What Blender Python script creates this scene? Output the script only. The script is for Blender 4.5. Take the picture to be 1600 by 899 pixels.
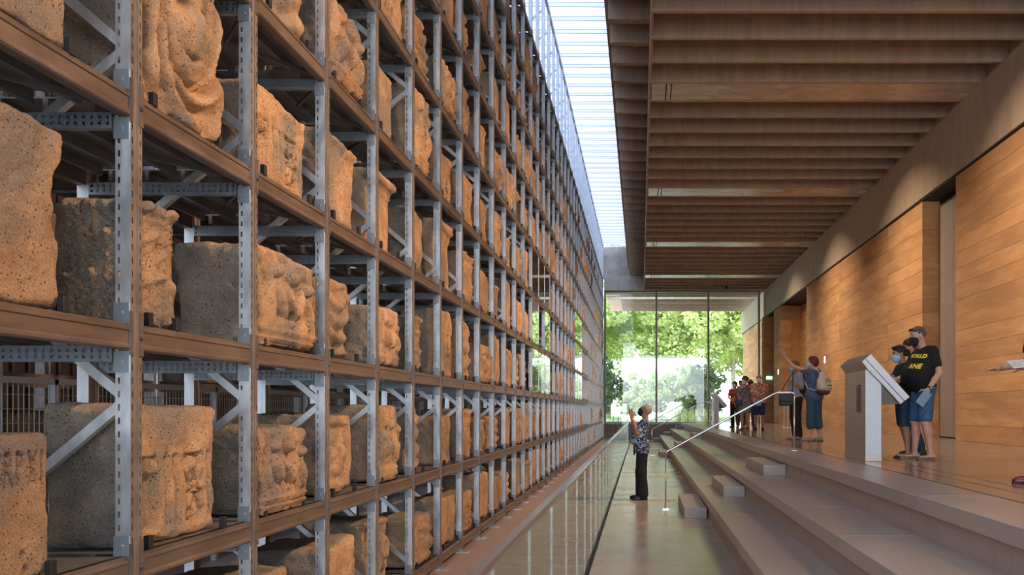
import bpy, math, random
import numpy as np
from mathutils import Vector, Matrix
from mathutils.bvhtree import BVHTree

for o in list(bpy.data.objects): bpy.data.objects.remove(o)
SC = bpy.context.scene
COL = SC.collection
PI = math.pi
rnd = random.Random(7)

# ------------------------------------------------------------------ camera, sky, fill lights, exposure
F = 1300.0                       # focal length in pixels of the 1600 px wide frame
EYE = 1.59
VX, VY = 1001.0, 641.0           # vanishing point of the hall
cam = bpy.data.cameras.new('camera'); cam_o = bpy.data.objects.new('camera', cam); COL.objects.link(cam_o)
cam_o.location = (0, 0, EYE); cam_o.rotation_euler = (PI/2, 0, 0)
cam.sensor_width = 36; cam.lens = F/1600*36
cam.shift_x = -(VX-800)/1600; cam.shift_y = (VY-449.5)/1600
cam.clip_start = 0.05; cam.clip_end = 400
SC.camera = cam_o

SC.view_settings.view_transform = 'Standard'; SC.view_settings.look = 'None'
SC.view_settings.gamma = 1; SC.view_settings.use_curve_mapping = False
SC.view_settings.exposure = 0.2

world = bpy.data.worlds.new('sky'); SC.world = world; world.use_nodes = True
wn = world.node_tree.nodes; wl = world.node_tree.links
bg = wn['Background']
tc = wn.new('ShaderNodeTexCoord'); sep = wn.new('ShaderNodeSeparateXYZ'); wl.new(tc.outputs['Generated'], sep.inputs[0])
cr = wn.new('ShaderNodeValToRGB'); wl.new(sep.outputs['Z'], cr.inputs[0])
cr.color_ramp.elements[0].position = 0.0; cr.color_ramp.elements[0].color = (0.86, 0.92, 1.0, 1)
cr.color_ramp.elements[1].position = 0.9; cr.color_ramp.elements[1].color = (0.50, 0.68, 1.0, 1)
wl.new(cr.outputs[0], bg.inputs[0]); bg.inputs[1].default_value = 4.9

sun = bpy.data.lights.new('sun', 'SUN'); sun.energy = 5.0; sun.angle = 0.01; sun.color = (1.0, 0.95, 0.86)
sun_o = bpy.data.objects.new('sun', sun); COL.objects.link(sun_o)
sun_o.rotation_euler = Vector((0.55, 0.62, -0.80)).to_track_quat('-Z', 'Y').to_euler()

def area(name, loc, aim, sx, sy, energy, color, spread=PI):
    l = bpy.data.lights.new(name, 'AREA'); l.shape = 'RECTANGLE'; l.size = sx; l.size_y = sy
    l.energy = energy; l.color = color; l.spread = spread
    o = bpy.data.objects.new(name, l); COL.objects.link(o); o.location = loc
    d = Vector(aim)-Vector(loc); q = d.to_track_quat('-Z', 'Y'); o.rotation_euler = q.to_euler()
    return o
# added warm fill lights without fittings, hidden between the roof beams: one row brightens the rack, one row the earth wall
for k in (-13, -8, -3, 4, 12, 20):
    yy = 16.34+.965*k+.30
    area('rack_fill', (5.8, yy, 8.01), (-1.9, yy+.3, 2.9), .30, .10, 140, (1.0, 0.60, 0.33), 1.12)
    area('wall_fill', (3.0, yy+.12, 8.01), (6.7, yy+.12, 2.6), .30, .10, 85, (1.0, 0.76, 0.52), 1.7)

# ------------------------------------------------------------------ helpers
def link(o, parent=None):
    COL.objects.link(o)
    if parent is not None: o.parent = parent
    return o
def tag(o, label=None, cat=None, group=None, kind=None):
    if label: o['label'] = label
    if cat: o['category'] = cat
    if group: o['group'] = group
    if kind: o['kind'] = kind
    return o
def empty(name, loc=(0,0,0), rz=0, label=None, cat=None, group=None, kind=None):
    o = bpy.data.objects.new(name, None); o.empty_display_size = 0.2
    o.location = loc; o.rotation_euler = (0,0,rz); COL.objects.link(o)
    return tag(o, label, cat, group, kind)
def new_mesh(name, V, Fc, m=None, smooth=False):
    me = bpy.data.meshes.new(name)
    me.from_pydata([tuple(map(float, v)) for v in V], [], [tuple(map(int, f)) for f in Fc]); 
    if m is not None: me.materials.append(m)
    if smooth: me.polygons.foreach_set('use_smooth', [True]*len(me.polygons))
    me.update(); return me
def fast_mesh(name, V, Q, m=None, smooth=True):
    """V (n,3), Q (k,4) numpy quads"""
    me = bpy.data.meshes.new(name); n = len(V); k = len(Q); w = Q.shape[1]
    me.vertices.add(n); me.vertices.foreach_set('co', np.asarray(V, np.float32).ravel())
    me.loops.add(k*w); me.loops.foreach_set('vertex_index', np.asarray(Q, np.int32).ravel())
    me.polygons.add(k); me.polygons.foreach_set('loop_start', np.arange(0, k*w, w, dtype=np.int32))
    if smooth: me.polygons.foreach_set('use_smooth', np.ones(k, bool))
    if m is not None: me.materials.append(m)
    me.update(calc_edges=True); me.validate(); return me
def ob(name, me, parent=None, loc=(0,0,0), rot=(0,0,0), scale=(1,1,1)):
    o = bpy.data.objects.new(name, me); o.location = loc; o.rotation_euler = rot; o.scale = scale
    return link(o, parent)

class MB:
    """collects boxes, prisms and tubes into one mesh"""
    def __init__(s): s.V = []; s.Fc = []
    def add(s, V, Fc):
        n = len(s.V); s.V += [tuple(v) for v in V]; s.Fc += [tuple(i+n for i in f) for f in Fc]; return s
    def box(s, x0, x1, y0, y1, z0, z1, bev=0.0):
        if bev <= 0:
            V = [(x,y,z) for x in (x0,x1) for y in (y0,y1) for z in (z0,z1)]
            Fc = [(0,1,3,2),(4,6,7,5),(0,4,5,1),(2,3,7,6),(0,2,6,4),(1,5,7,3)]
            return s.add(V, Fc)
        b = bev
        V = []; idx = {}
        def v(p):
            if p not in idx: idx[p] = len(V); V.append(p)
            return idx[p]
        X = (x0,x1); Y = (y0,y1); Z = (z0,z1); sg = (1,-1)
        def px(i,j,k): return v((X[i], Y[j]+sg[j]*b, Z[k]+sg[k]*b))
        def py(i,j,k): return v((X[i]+sg[i]*b, Y[j], Z[k]+sg[k]*b))
        def pz(i,j,k): return v((X[i]+sg[i]*b, Y[j]+sg[j]*b, Z[k]))
        Fc = []
        for i in (0,1):
            f = [px(i,0,0),px(i,0,1),px(i,1,1),px(i,1,0)]; Fc.append(f if i==0 else f[::-1])
            f = [py(0,i,0),py(1,i,0),py(1,i,1),py(0,i,1)]; Fc.append(f if i==0 else f[::-1])
            f = [pz(0,0,i),pz(0,1,i),pz(1,1,i),pz(1,0,i)]; Fc.append(f if i==0 else f[::-1])
        for i in (0,1):
            for j in (0,1):
                f = [px(i,j,0),px(i,j,1),py(i,j,1),py(i,j,0)]; Fc.append(f if (i+j)%2 else f[::-1])
                f = [px(i,0,j),px(i,1,j),pz(i,1,j),pz(i,0,j)]; Fc.append(f if (i+j)%2==0 else f[::-1])
                f = [py(0,i,j),py(1,i,j),pz(1,i,j),pz(0,i,j)]; Fc.append(f if (i+j)%2 else f[::-1])
        for i in (0,1):
            for j in (0,1):
                for k in (0,1):
                    f = [px(i,j,k),py(i,j,k),pz(i,j,k)]; Fc.append(f if (i+j+k)%2==0 else f[::-1])
        return s.add(V, Fc)
    def prism(s, pts, a0, a1, axis='y'):
        """pts: closed 2D outline (x,z) for axis y, (y,z) for axis x, (x,y) for axis z"""
        n = len(pts)
        def P(p, a):
            return (p[0],a,p[1]) if axis=='y' else (a,p[0],p[1]) if axis=='x' else (p[0],p[1],a)
        V = [P(p,a0) for p in pts]+[P(p,a1) for p in pts]
        Fc = [tuple(range(n)), tuple(range(2*n-1,n-1,-1))]+[(i,(i+1)%n+0,(i+1)%n+n,i+n)[::-1] for i in range(n)]
        return s.add(V, Fc)
    def tube(s, pts, r, seg=8, r2=None):
        pts = [Vector(p) for p in pts]; n = len(pts); V = []; Fc = []
        up = Vector((0,0,1))
        for i, p in enumerate(pts):
            t = (pts[min(i+1,n-1)]-pts[max(i-1,0)]).normalized()
            a = t.cross(up if abs(t.z) < .95 else Vector((1,0,0))).normalized(); b = t.cross(a)
            rr = r if r2 is None else r+(r2-r)*i/(n-1)
            for k in range(seg):
                an = 2*PI*k/seg; V.append(p+a*math.cos(an)*rr+b*math.sin(an)*rr)
        for i in range(n-1):
            for k in range(seg):
                Fc.append((i*seg+k, i*seg+(k+1)%seg, (i+1)*seg+(k+1)%seg, (i+1)*seg+k))
        Fc.append(tuple(range(seg))[::-1]); Fc.append(tuple((n-1)*seg+k for k in range(seg)))
        return s.add(V, Fc)
    def bar(s, p, q, w, h, side=(0,1,0)):
        """rectangular bar from p to q, w along side, h across"""
        p = Vector(p); q = Vector(q); t = (q-p).normalized(); a = Vector(side); a = (a-t*a.dot(t)).normalized(); b = t.cross(a)
        V = [P+a*i*w/2+b*j*h/2 for P in (p,q) for i,j in ((-1,-1),(1,-1),(1,1),(-1,1))]
        return s.add(V, [(0,3,2,1),(4,5,6,7),(0,1,5,4),(1,2,6,5),(2,3,7,6),(3,0,4,7)])
    def mesh(s, name, m, smooth=False): 
        me = new_mesh(name, s.V, s.Fc, m, smooth); return me
    def build(s, name, m, parent=None, loc=(0,0,0), smooth=False, rot=(0,0,0)):
        return ob(name, s.mesh(name, m, smooth), parent, loc, rot)

def fix_normals(me):
    import bmesh
    bm = bmesh.new(); bm.from_mesh(me); bmesh.ops.recalc_face_normals(bm, faces=bm.faces); bm.to_mesh(me); bm.free()

# ------------------------------------------------------------------ materials
def mat(name, c1, c2=None, rough=0.6, metal=0.0, scale=4.0, detail=6, bump=0.0, bscale=None, stretch=(1,1,1), coords='Object',
        rand=0.0, c3=None, s3=1.0, ior=1.5, rough2=None, spec=None):
    m = bpy.data.materials.new(name); m.use_nodes = True
    N = m.node_tree.nodes; L = m.node_tree.links; b = N['Principled BSDF']
    b.inputs['Roughness'].default_value = rough; b.inputs['Metallic'].default_value = metal; b.inputs['IOR'].default_value = ior
    if spec is not None: b.inputs['Specular IOR Level'].default_value = spec
    t = N.new('ShaderNodeTexCoord'); mp = N.new('ShaderNodeMapping'); L.new(t.outputs[coords], mp.inputs[0])
    mp.inputs['Scale'].default_value = stretch
    oi = N.new('ShaderNodeObjectInfo')
    if coords == 'Object':
        vm = N.new('ShaderNodeVectorMath'); vm.operation = 'SCALE'; cmb = N.new('ShaderNodeCombineXYZ')
        for i in range(3): L.new(oi.outputs['Random'], cmb.inputs[i])
        L.new(cmb.outputs[0], vm.inputs[0]); vm.inputs['Scale'].default_value = 37.0
        L.new(vm.outputs[0], mp.inputs['Location'])
    out = None
    nz = N.new('ShaderNodeTexNoise'); nz.inputs['Scale'].default_value = scale; nz.inputs['Detail'].default_value = detail
    nz.inputs['Roughness'].default_value = 0.6
    L.new(mp.outputs[0], nz.inputs['Vector'])
    if c2 is None: c2 = c1
    cr = N.new('ShaderNodeValToRGB'); cr.color_ramp.elements[0].position = 0.35; cr.color_ramp.elements[1].position = 0.65
    cr.color_ramp.elements[0].color = (*c1, 1); cr.color_ramp.elements[1].color = (*c2, 1)
    L.new(nz.outputs['Fac'], cr.inputs[0]); out = cr.outputs[0]
    if c3 is not None:
        n3 = N.new('ShaderNodeTexNoise'); n3.inputs['Scale'].default_value = s3; n3.inputs['Detail'].default_value = 3
        L.new(mp.outputs[0], n3.inputs['Vector'])
        r3 = N.new('ShaderNodeValToRGB'); r3.color_ramp.elements[0].position = 0.46; r3.color_ramp.elements[1].position = 0.62
        L.new(n3.outputs['Fac'], r3.inputs[0])
        mx = N.new('ShaderNodeMix'); mx.data_type = 'RGBA'; L.new(r3.outputs[0], mx.inputs[0]); L.new(out, mx.inputs[6]); mx.inputs[7].default_value = (*c3, 1)
        out = mx.outputs[2]
    if rand > 0:
        hs = N.new('ShaderNodeHueSaturation'); mr = N.new('ShaderNodeMapRange'); L.new(oi.outputs['Random'], mr.inputs[0])
        mr.inputs[3].default_value = 1-rand; mr.inputs[4].default_value = 1+rand; L.new(mr.outputs[0], hs.inputs['Value'])
        L.new(out, hs.inputs['Color']); out = hs.outputs[0]
    L.new(out, b.inputs['Base Color'])
    if rough2 is not None:
        mr = N.new('ShaderNodeMapRange'); L.new(nz.outputs['Fac'], mr.inputs[0]); mr.inputs[1].default_value = .35; mr.inputs[2].default_value = .65
        mr.inputs[3].default_value = rough; mr.inputs[4].default_value = rough2; L.new(mr.outputs[0], b.inputs['Roughness'])
    if bump > 0:
        bn = N.new('ShaderNodeBump'); bn.inputs['Strength'].default_value = bump; bn.inputs['Distance'].default_value = 0.02
        n2 = N.new('ShaderNodeTexNoise'); n2.inputs['Scale'].default_value = bscale or scale*4; n2.inputs['Detail'].default_value = 8
        L.new(mp.outputs[0], n2.inputs['Vector']); L.new(n2.outputs['Fac'], bn.inputs['Height']); L.new(bn.outputs[0], b.inputs['Normal'])
    return m
def emit(name, c, s):
    m = bpy.data.materials.new(name); m.use_nodes = True; b = m.node_tree.nodes['Principled BSDF']
    b.inputs['Base Color'].default_value = (*c,1); b.inputs['Emission Color'].default_value = (*c,1); b.inputs['Emission Strength'].default_value = s
    return m
def glass_mat(name, tint, ior=1.5, const=None):
    m = bpy.data.materials.new(name); m.use_nodes = True; N = m.node_tree.nodes; L = m.node_tree.links
    for n in list(N):
        if n.type == 'BSDF_PRINCIPLED': N.remove(n)
    out = N['Material Output']; tr = N.new('ShaderNodeBsdfTransparent'); gl = N.new('ShaderNodeBsdfGlossy'); mx = N.new('ShaderNodeMixShader')
    tr.inputs[0].default_value = (*tint,1); gl.inputs['Roughness'].default_value = 0.0; gl.inputs[0].default_value = (1,1,1,1)
    fr = N.new('ShaderNodeFresnel'); fr.inputs[0].default_value = ior
    if const is None: L.new(fr.outputs[0], mx.inputs[0])
    else: mx.inputs[0].default_value = const; N.remove(fr)
    L.new(tr.outputs[0], mx.inputs[1]); L.new(gl.outputs[0], mx.inputs[2]); L.new(mx.outputs[0], out.inputs[0])
    return m
M = {}
M['galv'] = mat('galvanised_steel', (.58,.63,.68), (.78,.83,.88), rough=.30, rough2=.48, metal=.75, scale=18, stretch=(1,1,.4))
M['beam'] = mat('warm_tinted_steel', (.165,.13,.11), (.24,.19,.16), rough=.38, rough2=.5, metal=.55, scale=9, stretch=(1,.4,2))  # galvanised steel with the hall's warm reflection put into its brown
M['web'] = mat('warm_tinted_web', (.26,.21,.18), (.36,.30,.26), rough=.36, rough2=.5, metal=.6, scale=14, stretch=(1,1,.4))  # brown paints the warm reflection on the galvanised front faces
M['deck'] = mat('deck_steel', (.20,.20,.20), (.28,.28,.28), rough=.45, metal=.6, scale=6)
M['perf'] = mat('perforated_steel', (.30,.36,.42), (.38,.44,.50), rough=.4, metal=.7, scale=8)
M['rubber'] = mat('black_rubber', (.012,.012,.014), rough=.6)
def stone_mat(name, c1, c2, c3):
    m = mat(name, c1, c2, rough=.95, scale=7, detail=10, rand=.12, c3=c3, s3=2.6, spec=.2)
    N = m.node_tree.nodes; L = m.node_tree.links; b = N['Principled BSDF']; mp = next(n for n in N if n.type == 'MAPPING')
    col = b.inputs['Base Color'].links[0].from_socket
    n1 = N.new('ShaderNodeTexNoise'); n1.inputs['Scale'].default_value = 150; n1.inputs['Detail'].default_value = 7; n1.inputs['Roughness'].default_value = .68; L.new(mp.outputs[0], n1.inputs['Vector'])
    n2 = N.new('ShaderNodeTexNoise'); n2.inputs['Scale'].default_value = 17; n2.inputs['Detail'].default_value = 8; L.new(mp.outputs[0], n2.inputs['Vector'])
    r1 = N.new('ShaderNodeMapRange'); r1.inputs[1].default_value = .15; r1.inputs[2].default_value = .85; L.new(n1.outputs['Fac'], r1.inputs[0])
    mx = N.new('ShaderNodeMix'); mx.data_type = 'RGBA'; mx.blend_type = 'MULTIPLY'; r2 = N.new('ShaderNodeMapRange'); r2.inputs[3].default_value = .25; r2.inputs[4].default_value = 1.45; L.new(r1.outputs[0], r2.inputs[0])
    cc = N.new('ShaderNodeCombineColor'); [L.new(r2.outputs[0], cc.inputs[i]) for i in range(3)]
    mx.inputs[0].default_value = 1; L.new(col, mx.inputs[6]); L.new(cc.outputs[0], mx.inputs[7]); L.new(mx.outputs[2], b.inputs['Base Color'])
    vo = N.new('ShaderNodeTexVoronoi'); vo.inputs['Scale'].default_value = 55; L.new(mp.outputs[0], vo.inputs['Vector']); vr = N.new('ShaderNodeMapRange'); vr.inputs[1].default_value = .10; vr.inputs[2].default_value = .26; L.new(vo.outputs['Distance'], vr.inputs[0])
    mk = N.new('ShaderNodeMapRange'); mk.inputs[1].default_value = .48; mk.inputs[2].default_value = .56; L.new(n2.outputs['Fac'], mk.inputs[0]); pm = N.new('ShaderNodeMix'); pm.data_type = 'FLOAT'; L.new(mk.outputs[0], pm.inputs[0]); L.new(vr.outputs[0], pm.inputs[2]); pm.inputs[3].default_value = 1.0
    m2 = N.new('ShaderNodeMix'); m2.data_type = 'RGBA'; m2.inputs[6].default_value = (.16,.115,.08,1); L.new(pm.outputs[0], m2.inputs[0]); L.new(mx.outputs[2], m2.inputs[7]); L.new(m2.outputs[2], b.inputs['Base Color'])
    hm = N.new('ShaderNodeMath'); hm.operation = 'ADD'; L.new(r1.outputs[0], hm.inputs[0]); L.new(pm.outputs[0], hm.inputs[1])
    ad = N.new('ShaderNodeMath'); ad.operation = 'MULTIPLY_ADD'; L.new(n2.outputs['Fac'], ad.inputs[0]); ad.inputs[1].default_value = 3.5; L.new(hm.outputs[0], ad.inputs[2])
    bn = N.new('ShaderNodeBump'); bn.inputs['Strength'].default_value = 1.0; bn.inputs['Distance'].default_value = .0075; L.new(ad.outputs[0], bn.inputs['Height']); L.new(bn.outputs[0], b.inputs['Normal'])
    return m
M['stone'] = stone_mat('sandstone', (.47,.29,.17), (.68,.46,.29), (.33,.28,.235))
M['stone_grey'] = stone_mat('shaded_side_stone', (.29,.25,.205), (.46,.39,.31), (.23,.215,.20))  # greyer copy for faces off the front, their cool shade put into the colour
M['conc_roof'] = mat('roof_concrete', (.34,.25,.18), (.43,.32,.23), rough=.7, scale=2.5, detail=8, bump=.06, stretch=(3,1,.25), rand=.08, coords='Object')
M['conc'] = mat('concrete', (.42,.34,.26), (.50,.41,.32), rough=.6, scale=3, detail=8, bump=.05, stretch=(1,1.6,.4), rand=.04)
M['panel'] = mat('smooth_ceiling_panel', (.46,.38,.30), (.54,.45,.36), rough=.22, rough2=.32, scale=2.5, detail=6, stretch=(.5,1.6,1))
M['conc_grey'] = mat('grey_concrete', (.33,.31,.28), (.46,.43,.39), rough=.6, scale=2, detail=8, c3=(.55,.52,.47), s3=1.2)
M['step'] = mat('polished_step_concrete', (.38,.34,.305), (.42,.375,.34), rough=.28, rough2=.36, scale=1.3, detail=4, stretch=(.5,1.6,1), rand=.05)
M['riser'] = mat('riser_concrete', (.35,.30,.26), (.40,.34,.295), rough=.5, scale=3, detail=6, stretch=(1,3,.5), rand=.05)
M['block'] = mat('step_block_concrete', (.36,.33,.30), (.44,.40,.37), rough=.45, scale=5)
M['floor'] = mat('polished_floor_concrete', (.37,.33,.27), (.44,.395,.33), rough=.2, rough2=.3, scale=.9, detail=5, stretch=(.6,1.6,1), coords='Object')
M['floor_up'] = mat('polished_upper_floor', (.28,.215,.165), (.36,.28,.22), rough=.12, rough2=.2, scale=1.0, detail=8, stretch=(1,2,1), coords='Object')
M['ledge'] = mat('brown_ledge', (.31,.235,.19), (.36,.275,.225), rough=.4, scale=3, detail=3, stretch=(1,.5,1))
M['earth'] = mat('rammed_earth', (.56,.30,.13), (.68,.385,.18), rough=.85, scale=2.2, detail=9, bump=.25, bscale=40, stretch=(1,.5,3.0), rand=.09, c3=(.50,.27,.125), s3=1.0)
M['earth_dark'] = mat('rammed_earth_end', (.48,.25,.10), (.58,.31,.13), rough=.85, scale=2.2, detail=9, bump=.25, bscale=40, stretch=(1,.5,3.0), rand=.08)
M['door'] = mat('grey_door', (.30,.26,.22), (.33,.29,.25), rough=.35, scale=2)
M['black'] = mat('black_gap', (.006,.006,.006), rough=.6)
M['white'] = mat('white_paint', (.8,.82,.84), rough=.5)
M['alu'] = mat('mullion_metal', (.22,.19,.165), rough=.4, metal=.5)
M['sill'] = mat('sill_metal', (.45,.47,.48), rough=.4, metal=.4)
M['steel'] = mat('stainless_steel', (.62,.64,.66), rough=.25, metal=.95)
M['lectern_side'] = mat('brushed_lectern_metal', (.43,.37,.32), (.48,.42,.37), rough=.35, metal=.6, scale=40, stretch=(1,6,.3))
M['lectern_end'] = mat('daylit_lectern_end', (.50,.55,.60), (.60,.65,.70), rough=.45, metal=.35, scale=60)  # paler blue copy of the lectern metal, daylight put into the colour
M['dark_metal'] = mat('dark_metal', (.10,.085,.07), rough=.4, metal=.5)
M['screen'] = mat('dark_glass_screen', (.02,.02,.025), rough=.08)
M['brown_slats'] = mat('brown_cladding', (.22,.11,.055), (.30,.155,.08), rough=.7, scale=4, rand=.15)
M['mesh'] = mat('mesh_wire', (.55,.53,.47), rough=.45, metal=.5)
M['mirror'] = mat('polished_panel', (.86,.88,.84), rough=.015, metal=1.0)
M['glass'] = glass_mat('window_glass', (.96,.98,.97))
M['glass_rail'] = glass_mat('balustrade_glass', (.93,.96,.93), const=.07)
M['white_cloth'] = None
# ------------------------------------------------------------------ the shell
UP = 0.94                                     # upper floor height
def struct(o): o['kind'] = 'structure'; return o
P = 0.965                                     # module of the building
XE = 6.70                                     # face of the earth wall
Y_END = 44.9
def trans_mat():
    m = bpy.data.materials.new('translucent_louvre'); m.use_nodes = True; N = m.node_tree.nodes; L = m.node_tree.links
    N.remove(N['Principled BSDF']); t = N.new('ShaderNodeBsdfTranslucent'); t.inputs[0].default_value = (.31,.325,.365,1)
    d = N.new('ShaderNodeBsdfDiffuse'); d.inputs[0].default_value = (.8,.83,.88,1); mx = N.new('ShaderNodeMixShader'); mx.inputs[0].default_value = .25
    L.new(t.outputs[0], mx.inputs[1]); L.new(d.outputs[0], mx.inputs[2]); L.new(mx.outputs[0], N['Material Output'].inputs[0]); return m
M['louvre'] = trans_mat()
M['louvre_edge'] = mat('louvre_edge', (.40,.42,.46), rough=.6)

# floors
struct(MB().box(-1.565, 1.1, -9, Y_END, -0.3, 0).build('floor', M['floor']))
struct(MB().box(-7.5, -1.567, -9, Y_END, -0.3, 0.075).build('trim_1', M['ledge']))          # ledge that carries the rack
struct(MB().box(-0.545, -0.50, -9, Y_END, -0.01, 0.003).build('trim_2', M['black']))
# stepped tiers: slabs with a nosing, set-back risers
tiers = [(0.957, 1.56, 0.313), (1.50, 2.14, 0.627)]
edges = [(8.29+1.93*k) for k in range(-9, 19)]
for i, (x0, x1, zt) in enumerate(tiers):
    root = struct(empty('stair_tier'))
    MB().box(x0+.035, x1+.3, -9, Y_END, zt-.40, zt-.12).build('riser', M['riser'], root)
    for k in range(len(edges)-1):
        a, b = edges[k]+.003, min(edges[k+1], Y_END)-.003
        if b > a: MB().box(x0, x1+.05, a, b, zt-.119, zt, .004).build('slab', M['step'], root)
root = struct(empty('floor'))
MB().box(2.135, 3.0, -9, Y_END, 0.2, UP-.12).build('riser', M['riser'], root)
for k in range(len(edges)-1):
    a, b = edges[k]-.06, min(edges[k+1], Y_END)-.064
    if b > a: MB().box(2.10, 2.66, a, b, UP-.12, UP, .004).build('slab', M['step'], root)
MB().box(2.66, 8.2, -9, Y_END, 0.3, UP-.012).build('floor_bed', M['black'], root)
for xa, xb in ((2.685, 2.945), (2.965, 3.165), (3.185, 4.6), (4.604, 8.2)):
    MB().box(xa, xb, -9, Y_END, UP-.012, UP).build('floor_strip', M['floor_up'], root)
# half-height step blocks
for (ya, yb) in ((12.2, 14.2), (28.3, 30.3), (41.3, 43.3)):
    nm = {12.2: 'nearest flight, beside the handrail foot', 28.3: 'middle flight of step blocks', 41.3: 'farthest flight by the end wall'}[ya]
    for (xa, xb, zb, wh) in ((0.64, 0.97, 0, 'on the low floor'), (1.215, 1.53, .313, 'on the first tier'), (1.80, 2.13, .627, 'on the second tier')):
        o = MB().box(xa, xb, ya, yb, zb, zb+.157, .004).build('step_block', M['block'])
        tag(o, 'concrete step block %s, %s' % (wh, nm), 'step', 'step blocks')
# end wall under the window, window, mullions
root = struct(empty('wall_back'))
MB().box(-2.0, 7.4, Y_END, Y_END+.35, -0.3, UP-.1).build('low_wall', M['riser'], root)
MB().box(-2.0, 6.5, Y_END-.14, Y_END+.35, UP-.12, UP+.03).build('window_sill', M['sill'], root)
MB().box(-1.95, .18, 44.45, 45.2, 8.0, 8.78).build('lintel', M['conc_grey'], root)
MB().box(-7.5, -.58, 44.6, 45.3, 8.7, 10.42).build('upper_panel', M['conc_grey'], root)
MB().box(-8.0, -2.05, Y_END, Y_END+.3, -.3, 8.78).build('side_panel', M['conc_grey'], root)
root = struct(empty('window_1'))
xs = [-1.92, .85, 3.65, 6.38]
for a, b in zip(xs[:-1], xs[1:]):
    MB().box(a+.04, b-.04, Y_END+.02, Y_END+.045, UP+.03, 7.93).build('pane', M['glass'], root)
for x in xs: MB().box(x-.05, x+.05, Y_END-.12, Y_END+.1, UP+.03, 7.95).build('mullion', M['alu'], root)
MB().box(-1.97, 6.43, Y_END-.06, Y_END+.08, 7.93, 8.0).build('head_frame', M['alu'], root)

# earth wall: sections made of rammed courses, each block its own part
def earth_wall(name, ya, yb, x0=XE, thick=.9, m=M['earth'], z1=6.56, joints=4, seed=1):
    r = random.Random(seed); root = struct(empty(name)); n = 17; h = (z1-UP)/n
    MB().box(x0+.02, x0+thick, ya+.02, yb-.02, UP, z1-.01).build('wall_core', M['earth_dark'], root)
    for i in range(n):
        js = [ya]+[ya+(yb-ya)*(k+(.0 if i%1==0 else .5))/joints for k in range(1, joints)]+[yb]
        for a, b in zip(js[:-1], js[1:]):
            d = r.uniform(0, .007)
            ea = .0 if a == ya else .0015
            MB().box(x0+d, x0+.5, a+ea, b-(.0 if b == yb else .0015), UP+i*h+.0015, UP+(i+1)*h-.0015, .003).build('earth_block', m, root)
    return root
earth_wall('wall_right', 2.0, 17.7, seed=1, joints=5)
earth_wall('wall_right', 19.8, 33.6, seed=2, joints=5)
earth_wall('wall_right', 39.6, 41.9, thick=1.3, seed=3, joints=1)
earth_wall('wall_right', 44.2, 45.3, x0=6.55, thick=1.0, seed=4, joints=1)
earth_wall('wall_right', 46.2, 54.5, seed=5, joints=3)
# fascia beam over the wall, jointed every eight modules
root = struct(empty('trim_3'))
y = 16.6-7.72*3
while y < 54:
    b = min(y+7.72, 54.9)
    MB().box(XE-.06, 8.2, y+.006, b-.006, 6.60, 8.0, .006).build('concrete_panel', M['conc'], root); y += 7.72
MB().box(XE-.02, 8.2, -6, 54.9, 6.56, 6.60).build('shadow_gap', M['black'], root)
struct(MB().box(XE+.06, 8.2, -6, 44.9, 8.0, 9.6).build('wall_right', M['conc_roof']))
# recesses between the wall sections
d = struct(empty('door_1')); MB().box(7.10, 7.16, 18.9, 19.9, UP+.03, 6.45, .004).build('door_leaf', M['door'], d); MB().box(7.10, 7.16, 17.65, 18.885, UP+.03, 6.45, .004).build('door_leaf', M['door'], d)
MB().box(7.12, 7.30, 17.6, 20, UP, 6.56).build('door_jamb', M['black'], d)
root = struct(empty('wall_right'))
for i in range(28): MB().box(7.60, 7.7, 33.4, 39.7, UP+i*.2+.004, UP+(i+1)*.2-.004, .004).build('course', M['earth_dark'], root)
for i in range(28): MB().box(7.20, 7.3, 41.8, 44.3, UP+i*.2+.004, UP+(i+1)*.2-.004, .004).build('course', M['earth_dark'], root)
struct(MB().box(8.2, 8.5, -9, 45.3, -.3, 9.2).build('wall_right', M['conc']))
# rear shell behind the rack
root = struct(empty('wall_left')); MB().box(-7.6, -7.4, -9, 45.2, -.3, 10.4).build('wall_core', M['dark_metal'], root)
m0 = MB().box(-7.40, -7.36, -.09, .09, 0, 10.2).mesh('cladding_board', M['brown_slats'])
for i in range(160): ob('cladding_board', m0, root, (0, .5+i*.26, .1))
# end behind the camera: solid bands above and beside a large opening to the daylight
root = struct(empty('wall_front'))
MB().box(-7.6, 8.5, -9.3, -9.0, 9.6, 10.6).build('upper_panel', M['conc'], root)
MB().box(-7.6, -7.0, -9.3, -9.0, -.3, 9.6).build('side_panel', M['conc'], root)

# roof: deep cross beams with flush panels every eight modules
root = struct(empty('ceiling'))
MB().box(-.62, 8.5, -9, 55.2, 9.55, 9.9).build('roof_slab', M['conc_roof'], root)
MB().box(-.68, -.60, -9, 45.2, 9.2, 10.6).build('roof_upstand', M['conc_roof'], root)
w = .085
bm_ = MB(); bm_.prism([(.18,8.0),(XE+.1,8.0),(XE+.1,9.56),(-.60,9.56),(-.60,8.78),(.18,8.78)], 0, w)
beam_in = bm_.mesh('concrete_beam', M['conc_roof']); fix_normals(beam_in)
bm_ = MB(); bm_.prism([(-1.95,8.0),(XE+.1,8.0),(XE+.1,9.56),(-1.95,9.56)], 0, w)
beam_out = bm_.mesh('concrete_beam', M['conc_roof']); fix_normals(beam_out)
sub = MB().box(-.60,.18,0,.16,8.95,9.5).mesh('low_rib', M['conc_roof'])
k = -25; beams = []
while 16.34+P*k < 54.6:
    yy = 16.34+P*k; b = ob('concrete_beam', beam_in if yy < 44.6 else beam_out, root, (0, yy-w, 0))
    if yy < 43.5: ob('low_rib', sub, root, (0, yy+.33, 0))
    k += 1
MB().box(.17,.215,-8,44.4,8.03,9.5).build('edge_plate', M['conc_roof'], root)
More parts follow.
